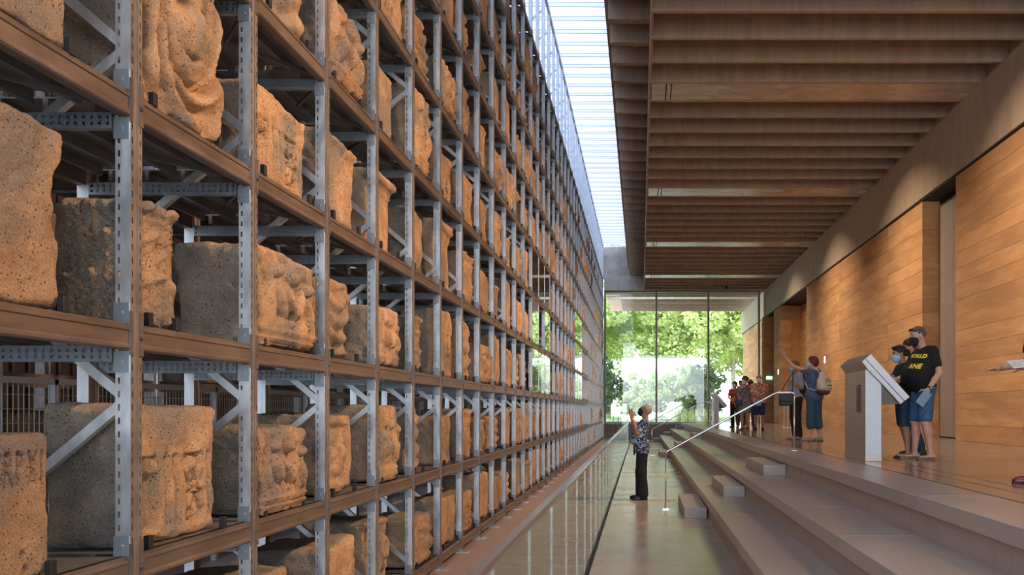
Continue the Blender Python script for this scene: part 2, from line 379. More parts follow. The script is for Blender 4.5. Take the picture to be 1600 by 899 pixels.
for k in range(-3, 5):
    yy = 16.34+7.72*k
    pn = MB().box(.62 if yy < 44 else -1.9, XE, yy+.012, yy+P-w-.012, 8.005, 8.06, .004).build('ceiling_panel', M['panel'], root)
    if yy < 44: MB().box(.22, .50, yy+.012, yy+P-w-.012, 8.005, 8.06, .004).build('ceiling_panel', M['panel'], root); MB().box(.52, .60, yy+.012, yy+P-w-.012, 8.005, 8.06, .004).build('ceiling_panel', M['panel'], root)
# skylight: pleated translucent louvres
root = struct(empty('window_2')); lp = .643; NL = 86
V = []; q = []
me = MB(); zt = 10.42
me.add([(-7.4,0,zt),(-7.4,lp,zt),(-.64,lp-.11,zt),(-.64,.11,zt)], [(0,1,2,3)])
me.add([(-7.4,0,zt),(-.64,.11,zt),(-.64,0,zt+.10)], [(0,1,2)]); me.add([(-7.4,lp,zt),(-.64,lp,zt+.10),(-.64,lp-.11,zt)], [(0,1,2)])
lm = me.mesh('louvre', M['louvre'])
e = MB(); e.bar((-7.4,0,zt-.004),(-.64,.11,zt-.004),.007,.010).bar((-7.4,lp,zt-.004),(-.64,lp-.11,zt-.004),.007,.010); em_ = e.mesh('louvre_edge', M['louvre_edge'])
for i in range(NL):
    yy = -8.9+lp*i
    if yy+lp > 45.0: break
    l = ob('louvre', lm, root, (0, yy, 0)); ob('louvre_edge', em_, l)
# small ceiling sensor, wall lights, exit sign, post barriers
o = MB().tube([(4.43,43.0,8.0),(4.43,43.0,7.93)], .05, 10).tube([(4.43,43.0,7.93),(4.43,43.0,7.84)], .075, 12, .03).build('ceiling_sensor', M['black']); tag(o, 'small dark dome sensor hanging under the ceiling near the end window', 'sensor')
M['lamp'] = emit('lit_lamp', (1,.93,.8), 6.0)
for (yy, zz, lb) in ((30.1, 3.41, 'small lit white wall light on the long earth wall'), (40.3, 3.44, 'small lit white wall light on the narrow earth pier')):
    r_ = empty('wall_light', (XE, yy, zz), 0, lb, 'wall light', 'wall lights')
    MB().box(-.035, 0, -.07, .07, -.13, .13, .004).build('light_housing', M['white'], r_); MB().box(-.045, -.036, -.055, .055, -.115, .115).build('diffuser', M['lamp'], r_)
r_ = empty('exit_sign', (6.83, 44.17, 3.30), 0, 'small glowing green exit sign on the far pier by the window', 'exit sign')
M['exit'] = emit('exit_green', (.25,.85,.5), 1.6); M['exitw'] = emit('exit_white', (.9,1,.95), 2.2)
MB().box(-.16,.16,-.03,.03,-.085,.085,.004).build('sign_body', M['exit'], r_)
pg = MB().box(-.13,-.03,-.036,-.031,-.06,.06); pg.build('door_pictogram', M['exitw'], r_)
pg = MB().bar((.02,-.034,.0),(.05,-.034,.04),.004,.02).bar((.02,-.034,0),(.06,-.034,-.055),.004,.015).bar((.03,-.034,.02),(-.005,-.034,.0),.004,.012).bar((.02,-.034,0),(-.01,-.034,-.04),.004,.015).box(.048,.07,-.036,-.031,.045,.066).bar((.08,-.034,.0),(.14,-.034,0),.004,.014).build('running_figure', M['exitw'], r_)
for i in range(5):
    r_ = empty('barrier_post', (5.18+i*.13, 30.0, UP), 0, None, 'post', 'barrier posts by the wall')
    r_['label'] = 'slim cream barrier post, %s of five in a row behind the visitors' % ('leftmost','second from the left','middle one','fourth from the left','rightmost')[i]
    MB().tube([(0,0,0),(0,0,.03)], .06, 12).build('base', M['white'], r_); MB().tube([(0,0,.03),(0,0,.95)], .035, 10).build('post', M['mesh'], r_); MB().tube([(0,0,.95),(0,0,1.0)], .045, 10).build('cap', M['white'], r_)

# ------------------------------------------------------------------ glass balustrade, handrails, far gate
bal = empty('glass_balustrade', (-.52, 3, 0), 0, 'long glass balustrade with shiny steel top rail beside the rack', 'balustrade')
gp = MB().box(-.006,.006,0,.953,.0,1.05).mesh('glass_panel', M['glass_rail'])
y = 1.0-3
while y+3+P < 36.2: ob('glass_panel', gp, bal, (0, y, 0)); y += P
MB().prism([(-.022,1.05),(.022,1.05),(.026,1.066),(.02,1.082),(-.02,1.082),(-.026,1.066)], -2.05, y, 'y').build('top_rail', M['steel'], bal)
MB().box(-.02,.014,-2.05,y,-.02,.02).build('base_channel', M['black'], bal)
def handrail(yy, lb):
    r_ = empty('handrail', (.4, yy, 0), 0, lb, 'handrail', 'handrails up the steps')
    arc = [(0,0,.90),(.01,0,.915),(.03,0,.93)]+[(.03+(1.75-.03)*t, 0, .93+(1.86-.93)*t) for t in (.25,.5,.75,1)]+[(1.79,0,1.868),(2.0,0,1.868)]
    MB().tube(arc+[(2.03,0,1.866),(2.05,0,1.85),(2.055,0,1.82)], .017, 10).build('rail', M['steel'], r_, smooth=True)
    MB().tube([(0,0,.02),(0,0,.90)], .012, 8).build('post', M['steel'], r_, smooth=True)
    MB().tube([(2.055,0,UP+.005),(2.055,0,1.82)], .015, 8).build('post', M['steel'], r_, smooth=True)
    MB().box(-.05,.05,-.03,.03,0,.02).build('foot_plate', M['steel'], r_); MB().box(2.01,2.10,-.03,.03,UP,UP+.008).build('foot_plate', M['steel'], r_)
handrail(13.3, 'nearest thin steel handrail climbing from low floor across the tiers'); handrail(29.2, 'middle thin steel handrail climbing the tiers'); handrail(43.5, 'farthest thin steel handrail by the end window')
g = empty('metal_gate', (-1.3, 42.5, .075), 0, 'white tubular gate at the far end between rack and balustrade', 'gate')
for x in (-.58,-.1,.16,.62): MB().tube([(x,0,0 if x in(-.58,.62) else .3),(x,0,1.35 if x > -.2 and x < .3 else 1.9)], .014, 8).build('upright', M['white'], g)
for z in (.3,1.35,1.9): MB().tube([(-.58,0,z),(.62,0,z)], .013, 8).build('cross_bar', M['white'], g)
MB().box(-.56,.60,.0,.01,.35,1.85).build('glass_panel', M['glass'], g)
# free-standing glass sheet near the window
# ------------------------------------------------------------------ lecterns
def lectern(loc, lb):
    r_ = empty('display_lectern', loc, 0, lb, 'lectern', 'display lecterns on the upper floor')
    L_ = 1.13
    col = MB().prism([(2.86-2.86,.075),(.20,.075),(.20,.975),(.03,1.155),(0,1.16)], .06, L_-.02, 'y')
    o = col.build('column', M['lectern_side'], r_); fix_normals(o.data)
    MB().box(.004,.196,.052,.06,.075,.70).build('end_panel', M['lectern_end'], r_)
    # the end, daylight painted on as paler blue: same outline as the column
    e_ = MB().prism([(0,.0),(.20,.0),(.20,.975),(.03,1.15),(.0,1.165)], .045, .058, 'y').build('end_panel', M['lectern_end'], r_); fix_normals(e_.data)
    MB().box(-.004,.204,.04,L_-.02,0,.075,.003).build('plinth', M['lectern_side'], r_)
    MB().box(-.008,-.002,.28,.46,.62,.98,.002).build('access_panel', M['dark_metal'], r_)
    MB().tube([(-.014,.37,.955),(-.004,.37,.955)], .012, 8).build('keyhole', M['steel'], r_)
    top = [(-.055,1.262),(.055,1.357),(.545,.815),(.43,.725),(.18,1.0),(.02,1.16)]
    hd = MB().prism(top, .0, L_+.03, 'y').build('console', M['lectern_side'], r_); fix_normals(hd.data)
    ed = MB().prism([(-.04,1.262),(.055,1.345),(.53,.815),(.43,.738)], -.006, .0, 'y').build('console_end', M['lectern_end'], r_); fix_normals(ed.data)
    MB().bar((-.01,-.009,1.29),(.485,-.009,.755),.006,.006,(0,1,0)).build('seam', M['black'], r_)
    # arm from column to the console underside
    ar = MB().prism([(.19,.72),(.43,.725),(.19,.99)], .05, L_-.03, 'y').build('support', M['dark_metal'], r_); fix_normals(ar.data)
    n = Vector((.542,0,.49)).normalized(); 
    sc = MB().bar((.10,L_/2,1.318),(.50,L_/2,.876),L_-.12,.012,(0,1,0)).build('screen', M['screen'], r_)
    return r_
lectern((2.85, 10.50, UP), 'tall grey metal display lectern with sloping console, beside the man in black')
lectern((2.95, 33.4, UP), 'distant grey display lectern beside the waiting group near the window')
# ------------------------------------------------------------------ the storage rack
RX = -1.90; RR = -2.69; PB = 0.955
LV = [.225, 1.045, 1.915, 2.785, 3.67, 4.55, 5.44, 6.33, 7.235, 8.22]
ZT = 10.0
def yfar(n): return 3.171+PB*n
def ynear(n): return 3.099+PB*n
N0, N1 = -2, 41
rack = empty('storage_rack', (RX, 3, .075), 0, 'tall galvanised steel storage rack holding carved stones along the hall', 'rack')
RP = Vector((RX, 3, .075))
def rp(x, y, z): return (x-RP.x, y-RP.y, z-RP.z)
def upright_mesh(slots=True):
    """open channel, front web to +x, with punched slots; y 0..0.072, depth 0.062; height ZT-.075"""
    H = ZT-.075; b = MB(); pitch = .05; n = int(H/pitch)
    def wall(p, q, cuts):
        """strip from plan point p to q, cuts = list of (s0,s1) hole spans in m along the strip"""
        p = Vector((*p,0)); q = Vector((*q,0)); Ln = (q-p).length; t = (q-p)/Ln
        if not slots or not cuts:
            b.add([p, q, q+Vector((0,0,H)), p+Vector((0,0,H))], [(0,1,2,3)]); return
        s = [0]; 
        for a_, b_ in cuts: s += [a_, b_]
        s.append(Ln)
        for i in range(len(s)-1):
            P0 = p+t*s[i]; P1 = p+t*s[i+1]
            if i % 2 == 0: b.add([P0, P1, P1+Vector((0,0,H)), P0+Vector((0,0,H))], [(0,1,2,3)])
            else:
                z = 0
                base = len(b.V); V = []; Fc = []
                for k in range(n+1):
                    z0 = k*pitch+.012+ (0.024 if k else -.012); z1 = min((k+1)*pitch+.012, H)
                    if k == 0: z0 = 0
                    if z1 <= z0: break
                    m0 = len(V); V += [P0+Vector((0,0,z0)), P1+Vector((0,0,z0)), P1+Vector((0,0,z1)), P0+Vector((0,0,z1))]; Fc.append((m0,m0+1,m0+2,m0+3))
                b.add(V, Fc)
    d = -.062; fr = len(b.Fc)
    wall((d,.008),(-.034,.008),[(.010,.018)]); wall((-.034,.008),(-.034,0),[]); wall((-.034,0),(0,0),[])
    b.f0 = len(b.Fc); wall((0,0),(0,.026),[(.008,.015)]); wall((0,.026),(-.005,.0262),[]); wall((-.005,.0262),(-.005,.0458),[]); wall((-.005,.0458),(0,.046),[]); wall((0,.046),(0,.072),[(.011,.018)]); b.f1 = len(b.Fc)
    wall((0,.072),(-.034,.072),[]); wall((-.034,.072),(-.034,.064),[]); wall((-.034,.064),(d,.064),[(.010,.018)])
    wall((d,.064),(d,.052),[]); wall((d,.020),(d,.008),[])
    return b
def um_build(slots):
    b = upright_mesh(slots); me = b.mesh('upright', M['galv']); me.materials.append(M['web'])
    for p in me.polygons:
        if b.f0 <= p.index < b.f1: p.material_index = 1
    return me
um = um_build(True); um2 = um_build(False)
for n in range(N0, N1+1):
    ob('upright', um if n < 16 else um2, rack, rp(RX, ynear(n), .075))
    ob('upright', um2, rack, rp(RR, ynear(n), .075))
fp = MB().box(-.10,.075,-.03,.10,0,.008).box(-.062,0,.0,.072,.008,.02).mesh('foot_plate', M['galv'])
for n in range(N0, N1+1): ob('foot_plate', fp, rack, rp(RX, ynear(n), .075))
# front beams with end connectors and bolts
Lb = PB-.072
def beam_mb():
    b = MB()
    b.prism([(-.016,0),(-.016,-.014),(-.002,-.020),(-.002,-.026),(-.008,-.030),(-.008,-.076),(-.001,-.084),(-.001,-.094),(-.008,-.10),(-.045,-.10),(-.045,0)], 0, Lb, 'y')
    b.box(-.045, .006, -.003, .001, -.12, .045); b.box(-.045, .006, Lb-.001, Lb+.003, -.12, .045)
    b.box(0, .004, -.022, -.002, -.12, .045); b.box(0, .004, Lb+.002, Lb+.012, -.12, .045)
    for z in (-.05,): b.tube([(.004,-.012,z),(.014,-.012,z)], .009, 6)
    return b
bmesh_ = beam_mb().mesh('shelf_beam', M['beam']); fix_normals(bmesh_)
bays = range(N0, N1)
rest = MB(); cnt = 0; src = beam_mb()
for n in bays:
    for z in LV:
        loc = rp(RX, yfar(n), z)
        if cnt < 300: ob('shelf_beam', bmesh_, rack, loc); cnt += 1
        else: rest.box(loc[0]-.045, loc[0], loc[1], loc[1]+Lb, loc[2]-.10, loc[2])
        rest.box(rp(RR,0,0)[0]-.062, rp(RR,0,0)[0]-.01, loc[1], loc[1]+Lb, loc[2]-.10, loc[2])
o = rest.build('shelf_beam', M['beam'], rack); o['kind'] = 'stuff'
MB().box(-.05,.0,yfar(N0)-3,yfar(N1-1)-3+Lb,ZT-.155,ZT-.075).build('top_rail', M['galv'], rack)
# decks: sheet with ribs beneath
def deck_mb():
    b = MB(); x0 = RR-RX-.01; b.box(x0, -.018, .002, Lb-.002, -.006, 0)
    for k in range(4): b.box(x0+.06+k*.18, x0+.08+k*.18, .002, Lb-.002, -.055, -.007)
    b.bar((-.05,.01,-.062),(-.38,Lb/2,-.062),.025,.01,(0,0,1)); b.bar((-.38,Lb/2,-.062),(-.05,Lb-.01,-.062),.025,.01,(0,0,1))
    return b
dm = deck_mb().mesh('shelf_deck', M['deck']); cnt = 0; rest = MB()
for n in bays:
    for z in LV[:-1]+[LV[-1]]:
        loc = rp(RX, yfar(n), z)
        if cnt < 300: ob('shelf_deck', dm, rack, loc); cnt += 1
        else: rest.box(loc[0]-.80, loc[0]-.018, loc[1], loc[1]+Lb, loc[2]-.006, loc[2])
o = rest.build('shelf_deck', M['deck'], rack); o['kind'] = 'stuff'
# perforated cross members in each frame plane and connector plates on the upright sides
def cross_mb(holes=True):
    b = MB(); x0 = RR-RX+.0; z1 = -.085; z0 = -.145; n = 24; L0 = -.07-x0
    if holes:
        zs = [z0, z0+.012, z0+.024, z0+.036, z0+.048, z1]
        for r in range(5):
            if r % 2 == 0: b.add([(x0,0,zs[r]),(-.07,0,zs[r]),(-.07,0,zs[r+1]),(x0,0,zs[r+1])], [(0,1,2,3)])
            else:
                V = []; Fc = []
                for k in range(n+1):
                    a = x0+L0*(k-.32)/n if k else x0; c = x0+L0*(k+.32)/n if k < n else -.07
                    m0 = len(V); V += [(a,0,zs[r]),(c,0,zs[r]),(c,0,zs[r+1]),(a,0,zs[r+1])]; Fc.append((m0,m0+1,m0+2,m0+3))
                b.add(V, Fc)
        b.add([(x0,.002,z0),(-.07,.002,z0),(-.07,.03,z0),(x0,.03,z0)], [(0,1,2,3)]); b.add([(x0,0,z1),(-.07,0,z1),(-.07,.03,z1),(x0,.03,z1)], [(0,1,2,3)])
        b.add([(x0,.03,z0),(-.07,.03,z0),(-.07,.03,z1),(x0,.03,z1)], [(0,1,2,3)])
    else: b.box(x0, -.07, 0, .03, z0, z1)
    for za, zb in ((.0,.075),(-.185,-.105)):
        b.box(-.062,-.004,-.004,.0,za,zb); b.tube([(-.03,-.004,(za+zb)/2),(-.03,-.012,(za+zb)/2)], .007, 6)
    return b
cm = cross_mb().mesh('cross_member', M['perf']); cm2 = cross_mb(False).mesh('cross_member_plain', M['perf'])
# connector plates keep the galvanised look
cnt = 0; rest = MB()
for n in range(N0, N1+1):
    for z in LV:
        loc = rp(RX, ynear(n)+.0, z)
        if cnt < 300: ob('cross_member', cm if n < 14 else cm2, rack, loc); cnt += 1
        else: rest.box(loc[0]-.79, loc[0]-.07, loc[1]+.01, loc[1]+.04, loc[2]-.145, loc[2]-.085)
o = rest.build('cross_member', M['perf'], rack); o['kind'] = 'stuff'
# diagonal lacing of every frame
br1 = MB().bar((-.03,.036,.66),(RR-RX-.03,.036,0),.032,.036).mesh('diagonal_brace', M['galv'])
br2 = MB().bar((-.03,.036,0),(RR-RX-.03,.036,.66),.032,.036).mesh('diagonal_brace', M['galv'])
cnt = 0; rest = MB()
for n in range(N0, N1+1):
    z = .31
    for k in range(14):
        zz = z+.66*k; up = (k % 2 == 0)
        if zz+.66 > ZT: continue
        loc = rp(RX, ynear(n), zz)
        # k even: front node high? front nodes at 1.63+1.32j
        hi = abs(((zz+.66)-1.63)/1.32-round(((zz+.66)-1.63)/1.32)) < .1
        if cnt < 300: ob('diagonal_brace', br1 if hi else br2, rack, loc); cnt += 1
        else:
            a, b_ = ((-.03,.66),(-.82,0)) if hi else ((-.03,0),(-.82,.66))
            rest.bar((loc[0]+a[0], loc[1]+.036, loc[2]+a[1]),(loc[0]+b_[0], loc[1]+.036, loc[2]+b_[1]),.032,.036)
o = rest.build('diagonal_brace', M['galv'], rack); o['kind'] = 'stuff'

# second rack behind, its mesh guard
SX = -4.5
r2 = empty('storage_rack', (SX, 3, .075), 0, 'second storage rack seen through the gaps behind the front rack', 'rack')
u3 = MB().prism([(0,0),(0,.03),(-.01,.035),(-.01,.065),(0,.07),(0,.10),(-.09,.10),(-.09,0)], 0, 9.9, 'z').mesh('upright', M['galv']); fix_normals(u3)
LV2 = [.95, 1.86, 2.75, 3.65, 4.55, 5.45, 6.35, 7.25, 8.2]
b3 = MB().box(-.06,0,0,PB*2-.1,-.10,0).mesh('shelf_beam', M['beam']); d3 = MB().box(-1.0,-.06,0,PB*2-.1,-.03,-.005).mesh('shelf_deck', M['deck'])
for n in range(0, 21):
    y = 1.95+n*PB*2-3
    ob('upright', u3, r2, (0, y, 0)); ob('upright', u3, r2, (-1.0, y, 0))
    for z in LV2: ob('shelf_beam', b3, r2, (0, y+.1, z-.075)); ob('shelf_deck', d3, r2, (0, y+.1, z-.075))
g = empty('mesh_guard', (-4.30, 3, .075), 0, 'pale wire mesh guard fence between the two storage racks', 'fence')
w_ = MB()
Ya, Yb = -1.5, 30
for k in range(int((Yb-Ya)/.05)): w_.box(-.002,.002,Ya+k*.05-.0025,Ya+k*.05+.0025,.1,1.72)
for k in range(17): w_.box(-.0045,.0015,Ya,Yb,.12+k*.1,.125+k*.1)
o = w_.build('wire_mesh', M['mesh'], g); o['kind'] = 'stuff'
MB().box(-.02,.02,Ya,Yb,1.70,1.745).build('top_rail', M['mesh'], g)
for k in range(14): MB().box(-.03,.02,Ya+k*2.3-.02,Ya+k*2.3+.02,0,1.74).build('post', M['galv'], g)

# ------------------------------------------------------------------ stones
rs = np.random.RandomState(3)
def vnoise(p, seed=0):
    i = np.floor(p).astype(np.int64); f = p-i; f = f*f*(3-2*f)
    def h(a,b,c):
        n = (a*73856093) ^ (b*19349663) ^ (c*83492791) ^ (seed*2654435761 & 0x7fffffff)
        n = (n ^ (n >> 13))*1274126177 & 0x7fffffff; n = (n ^ (n >> 16)) & 0x7fffffff
        return (n % 65536)/32768.0-1
    x,y,z = i[:,0],i[:,1],i[:,2]; r = 0
    for dx in (0,1):
        for dy in (0,1):
            for dz in (0,1):
                w = (f[:,0] if dx else 1-f[:,0])*(f[:,1] if dy else 1-f[:,1])*(f[:,2] if dz else 1-f[:,2])
                r = r+w*h(x+dx,y+dy,z+dz)
    return r
def fbm(p, oct=4, seed=0):
    r = 0; a = 1; s = 0
    for o_ in range(oct): r = r+a*vnoise(p*(2**o_)+o_*17.3, seed+o_); s += a; a *= .5
    return r/s
def sstep(a, b, x): t = np.clip((x-a)/(b-a),0,1); return t*t*(3-2*t)
def seg_d(u, v, a, b):
    a = np.array(a); b = np.array(b); ab = b-a; t = np.clip(((u-a[0])*ab[0]+(v-a[1])*ab[1])/(ab@ab),0,1)
    return np.hypot(u-a[0]-ab[0]*t, v-a[1]-ab[1]*t)
GL = {'C': [((1,.85),(.5,1)),((.5,1),(0,.6)),((0,.6),(0,.35)),((0,.35),(.5,0)),((.5,0),(1,.2))],
      'R': [((0,0),(0,1)),((0,1),(.7,.9)),((.7,.9),(.7,.6)),((.7,.6),(0,.5)),((.3,.5),(1,0))],
      'P': [((0,0),(0,1)),((0,1),(.7,.92)),((.7,.92),(.75,.6)),((.75,.6),(.1,.48))],
      'X': [((0,0),(1,1)),((0,1),(1,0))], 'I': [((.5,0),(.5,1))],
      'L': [((.1,0),(.1,1)),((.1,0),(.9,0))], 'V': [((0,1),(.5,0)),((.5,0),(1,1))], 'M': [((0,0),(.2,1)),((.2,1),(.5,.2)),((.5,.2),(.8,1)),((.8,1),(1,0))]}
def relief(style, U, V, w, h, seed):
    """outward displacement on the front face; U right (+Y) and V up, metres, centred"""
    u = U/(w/2); v = V/(h/2); edge = sstep(1.0,.80,np.abs(u))*sstep(1.0,.82,np.abs(v))
    q = np.stack([U*9, V*9, np.full_like(U, seed*3.1)],1)
    if style == 'letters':
        d = np.full_like(U, 9.); x = w/2-.25; top = h/2-.055
        for ch, cw in (('C',.030),('R',.030),('P',.028),('X',.032),('I',.012)):
            for a, b in GL[ch]:
                d = np.minimum(d, seg_d(U, V, (x+a[0]*cw, top-.105+a[1]*.10), (x+b[0]*cw, top-.105+b[1]*.10)))
            x += cw+.020
        r = -.020*sstep(.0075,.003,d)
        for (cu,cv,rr) in ((.12,-.10,.022),(.27,-.15,.018),(.28,-.20,.02),(-.05,.05,.02)): r -= .018*sstep(rr, rr*.4, np.hypot((U-cu),(V-cv)*.8))
        return r
    if style == 'mask':
        dx = U+.02; dz = V-.03; fc = np.hypot(dx/.17, dz/.24); r = .075*np.sqrt(np.clip(1-fc**2,0,1))
        r += .045*np.exp(-(dx/.026)**2-((dz+.0)/.07)**2)
        for s in (-1,1):
            r -= .042*np.exp(-((dx-s*.07)/.038)**2-((dz-.06)/.024)**2); r += .015*np.exp(-((dx-s*.07)/.018)**2-((dz-.058)/.012)**2)
            r += .016*np.exp(-((dx-s*.07)/.05)**2-((dz-.095)/.014)**2); r += .02*np.exp(-((dx-s*.085)/.035)**2-((dz+.03)/.04)**2)
        r -= .06*np.exp(-(dx/.055)**2-((dz+.11+.03*np.cos(dx*20))/.014)**2); r += .02*np.exp(-(dx/.05)**2-((dz+.145)/.014)**2)
        an = np.arctan2(dz, dx); rad = fc; lock = np.sin(an*7+7*np.sin(rad*2.6)+fbm(q*.4,2,seed)*1.5)
        r += sstep(.85,1.05,rad)*(.030*lock+.012)*sstep(1.,.9,np.abs(u)); r -= .03*sstep(.12,.0,np.abs(rad-1.02)); return r
    def ridge(fu, fv, sd, warp=.6):
        wx = fbm(np.stack([U*3,V*3,np.full_like(U,sd)],1),2,seed); n_ = fbm(np.stack([U*fu+wx*warp,V*fv+wx*warp,np.full_like(U,sd*1.7)],1),2,seed+sd)
        return 1-np.abs(n_)*2.2
    if style == 'pilaster':
        r = 0*U; low = sstep(.27,.24,v)*sstep(-.84,-.81,v)
        for c, hw, dd in ((-.62,.17,.040),(-.22,.06,.034),(.0,.05,.034),(.80,.05,.034),(.93,.03,.03)): r -= dd*low*sstep(hw,hw*.75,np.abs(u-c))
        inn = sstep(.22,.20,np.abs(u-.42))*low; an = np.arctan2(v+.28,(u-.42)*1.8); rr = np.hypot((u-.42)*1.8,v+.28)
        r += inn*(-.05+.052*np.clip(np.cos(an*8)*1.6+.5,0,1)*sstep(.54,.44,rr)*sstep(.04,.10,rr)+.05*sstep(.10,.06,rr))
        r += .036*low*sstep(.11,.05,np.abs(u+.62))*sstep(.12,.08,np.abs(v-.10)+.02*np.sin(u*60)); r += .03*low*np.exp(-((u+.62)/.05)**2)
        return r+.004*fbm(q*2,3,seed)+.012*ridge(8,8,3)*sstep(.3,.5,v)*.5
    if style == 'acanthus':
        r = 0*U
        for cu, cv, s in ((-.6,-.95,1),(0,-.95,1.1),(.6,-.95,1),(-.3,-.25,1),(.32,-.25,1),(-.62,.3,.9),(.62,.3,.9),(0,.38,.9)):
            a = (u-cu)/(.36*s); b = (v-cv)/(.70*s); tip = sstep(1.06,.94,np.hypot(a,(b-.5)*1.6)+.10*np.abs(np.sin(b*14)))
            leaf = tip*(.026+.020*np.exp(-(a/.10)**2)-.016*np.abs(np.sin((np.abs(a)*2.2-b*2.0)*6))+.030*sstep(.75,1.05,b)); r = np.maximum(r, leaf)
        r += .022*sstep(.74,.80,v); return (r*.8-.012)*sstep(1.,.92,np.abs(u))*sstep(1.,.9,v)+.004*fbm(q*1.5,3,seed)
    if style == 'figures':
        wz = fbm(q*.33,3,seed); fold = np.abs(np.sin(u*9.0+wz*7+v*(1.5+1.2*np.sin(seed)))); r = .040*fold**.6*(.4+.6*sstep(-.2,.3,fbm(q*.5,2,seed+8)+.3))-.018+.016*ridge(7,4,5)
        for (cu,cv,a,b,t) in ((-.5,.55,.13,.17,0),(.12,.50,.13,.18,0),(.62,.35,.13,.17,0),(-.42,.0,.12,.42,.35),(.22,-.1,.13,.5,-.4),(.66,-.2,.10,.4,.15),(-.1,-.1,.08,.45,.6)):
            uu = (u-cu)*math.cos(t)+(v-cv)*math.sin(t); vv = -(u-cu)*math.sin(t)+(v-cv)*math.cos(t); rr = np.hypot(uu/a,vv/b); r = np.where(rr < 1.15, np.maximum(r-.03*sstep(1.15,1.0,rr), .058*np.sqrt(np.clip(1-rr**2,0,1))+.010*fold), r)
        r = r*sstep(1.,.90,v)*sstep(-.70,-.64,v)+sstep(-.62,-.68,v)*(.034-.016*sstep(.03,.015,np.abs(v+.78))-.016*sstep(.03,.015,np.abs(v+.90))); return r
    if style == 'moulding':
        r = .045*sstep(.72,.80,v)-.014*sstep(.02,.01,np.abs(v-.88))+.022*sstep(.52,.56,v)-.01*sstep(.03,.01,np.abs(v-.62))+.02*sstep(-.80,-.86,v); return r
    if style == 'scroll':
        r = 0*U
        for cu, s in ((-.45,1),(.45,-1)):
            a = (u-cu)*1.15*s; b = v-.05; rr = np.hypot(a,b); an = np.arctan2(b,a); r = r+sstep(.62,.50,rr)*(.03*np.sin(an+rr*17)*sstep(0,.1,rr)+.012)
        return r+.02*sstep(.80,.86,np.abs(v))
    if style == 'folds':
        wz = fbm(q*.4,3,seed); return .018*np.sin(v*13+wz*4+1.2*np.cos(u*3))*edge+.024*ridge(5,3,4)*edge+.025*fbm(q*.5,2,seed+3)
    if style == 'flutes':
        return -.022*np.abs(np.sin(u*PI*3.5))*sstep(.75,.66,v)*sstep(-.8,-.72,v)+.02*sstep(.78,.84,v)
    if style == 'panel':
        f = sstep(.72,.66,np.abs(u))*sstep(.74,.68,np.abs(v)); an = np.arctan2(v,u); rr = np.hypot(u,v)
        return -.030*f+f*.034*sstep(.62,.5,rr)*np.abs(np.cos(an*3))**.5
    return 0*U
def stone_mesh(w, h, d, style, seed, res=.02, rough=1.0, r0=.03, side=None):
    """front (relief) face looks to +x; origin at base, front plane x=0; spans y -w/2..w/2, z 0..h, x -d..0"""
    half = np.array([d/2, w/2, h/2]); nn = [max(4, int(2*s/res)) for s in half]; pts = []; quads = []; off = 0
    for ax in range(3):
        a1, a2 = (ax+1)%3, (ax+2)%3
        for sg in (-1,1):
            n1, n2 = nn[a1], nn[a2]; g1, g2 = np.meshgrid(np.linspace(-1,1,n1+1), np.linspace(-1,1,n2+1), indexing='ij')
            p = np.zeros((g1.size,3)); p[:,ax] = sg; p[:,a1] = g1.ravel(); p[:,a2] = g2.ravel(); pts.append(p)
            i, j = np.meshgrid(np.arange(n1), np.arange(n2), indexing='ij'); i = i.ravel(); j = j.ravel(); W = n2+1
            q = np.stack([i*W+j, (i+1)*W+j, (i+1)*W+j+1, i*W+j+1],1)
            if sg < 0: q = q[:,::-1]
            quads.append(q+off); off += g1.size
    global FQ; FQ = (len(quads[0]), len(quads[0])+len(quads[1]))
    p = np.vstack(pts); Q = np.vstack(quads); key = np.round(p*20000).astype(np.int64)
    _, first, inv = np.unique(key, axis=0, return_index=True, return_inverse=True); inv = inv.ravel(); p = p[first]; Q = inv[Q]
    P_ = p*half; frontness = (p[:,0] > .999); leftness = (p[:,1] < -.999)
    r = min(r0, min(half)*.6); inner = np.clip(P_, -(half-r), half-r); dr = P_-inner; ln = np.linalg.norm(dr,axis=1,keepdims=True)+1e-9
    nrm = dr/ln; P2 = inner+nrm*r
    so = seed*7.77
    big = fbm(P2*3.2+so,2,seed); med = fbm(P2*9+so,3,seed+11); fine = fbm(P2*30+so,3,seed+23)+.8*np.minimum(fbm(P2*16+so*3,2,seed+77)+.42,0)*3
    edge = np.sort(np.abs(p),axis=1)[:,1]; chip = sstep(.80,1.0,edge)*np.clip(fbm(P2*7+so*2,3,seed+40),0,1)
    disp = rough*(.016*big+.009*med+.0065*fine)-.065*chip*rough
    if style != 'rough' or True:
        f = np.clip(nrm[:,0],0,1)**2*frontness
        disp = disp+relief(style, P2[:,1], P2[:,2], w, h, seed)*f-.5*rough*(.012*big)*f
    if side:
        f = np.clip(-nrm[:,1],0,1)**2*leftness
        disp = disp+relief(side, -P2[:,0], P2[:,2], d, h, seed+3)*f
    P2 = P2+nrm*disp[:,None]
    P2[:,1] *= 1+.05*rough*vnoise(np.stack([0*P2[:,2],P2[:,2]*3,0*P2[:,2]+so],1),seed); P2[:,2] += .018*rough*(p[:,2] > 0)*vnoise(P2*2.5+so,seed+9)*(p[:,2])
    P2 += np.array([-d/2, 0, h/2]); P2[:,2] -= P2[:,2].min()-0; P2[:,2] = np.maximum(P2[:,2], .004)-.004
    P2[:,0] -= max(0, P2[:,0].max()-.0) if style not in ('mask','figures','acanthus') else 0
    return P2, Q
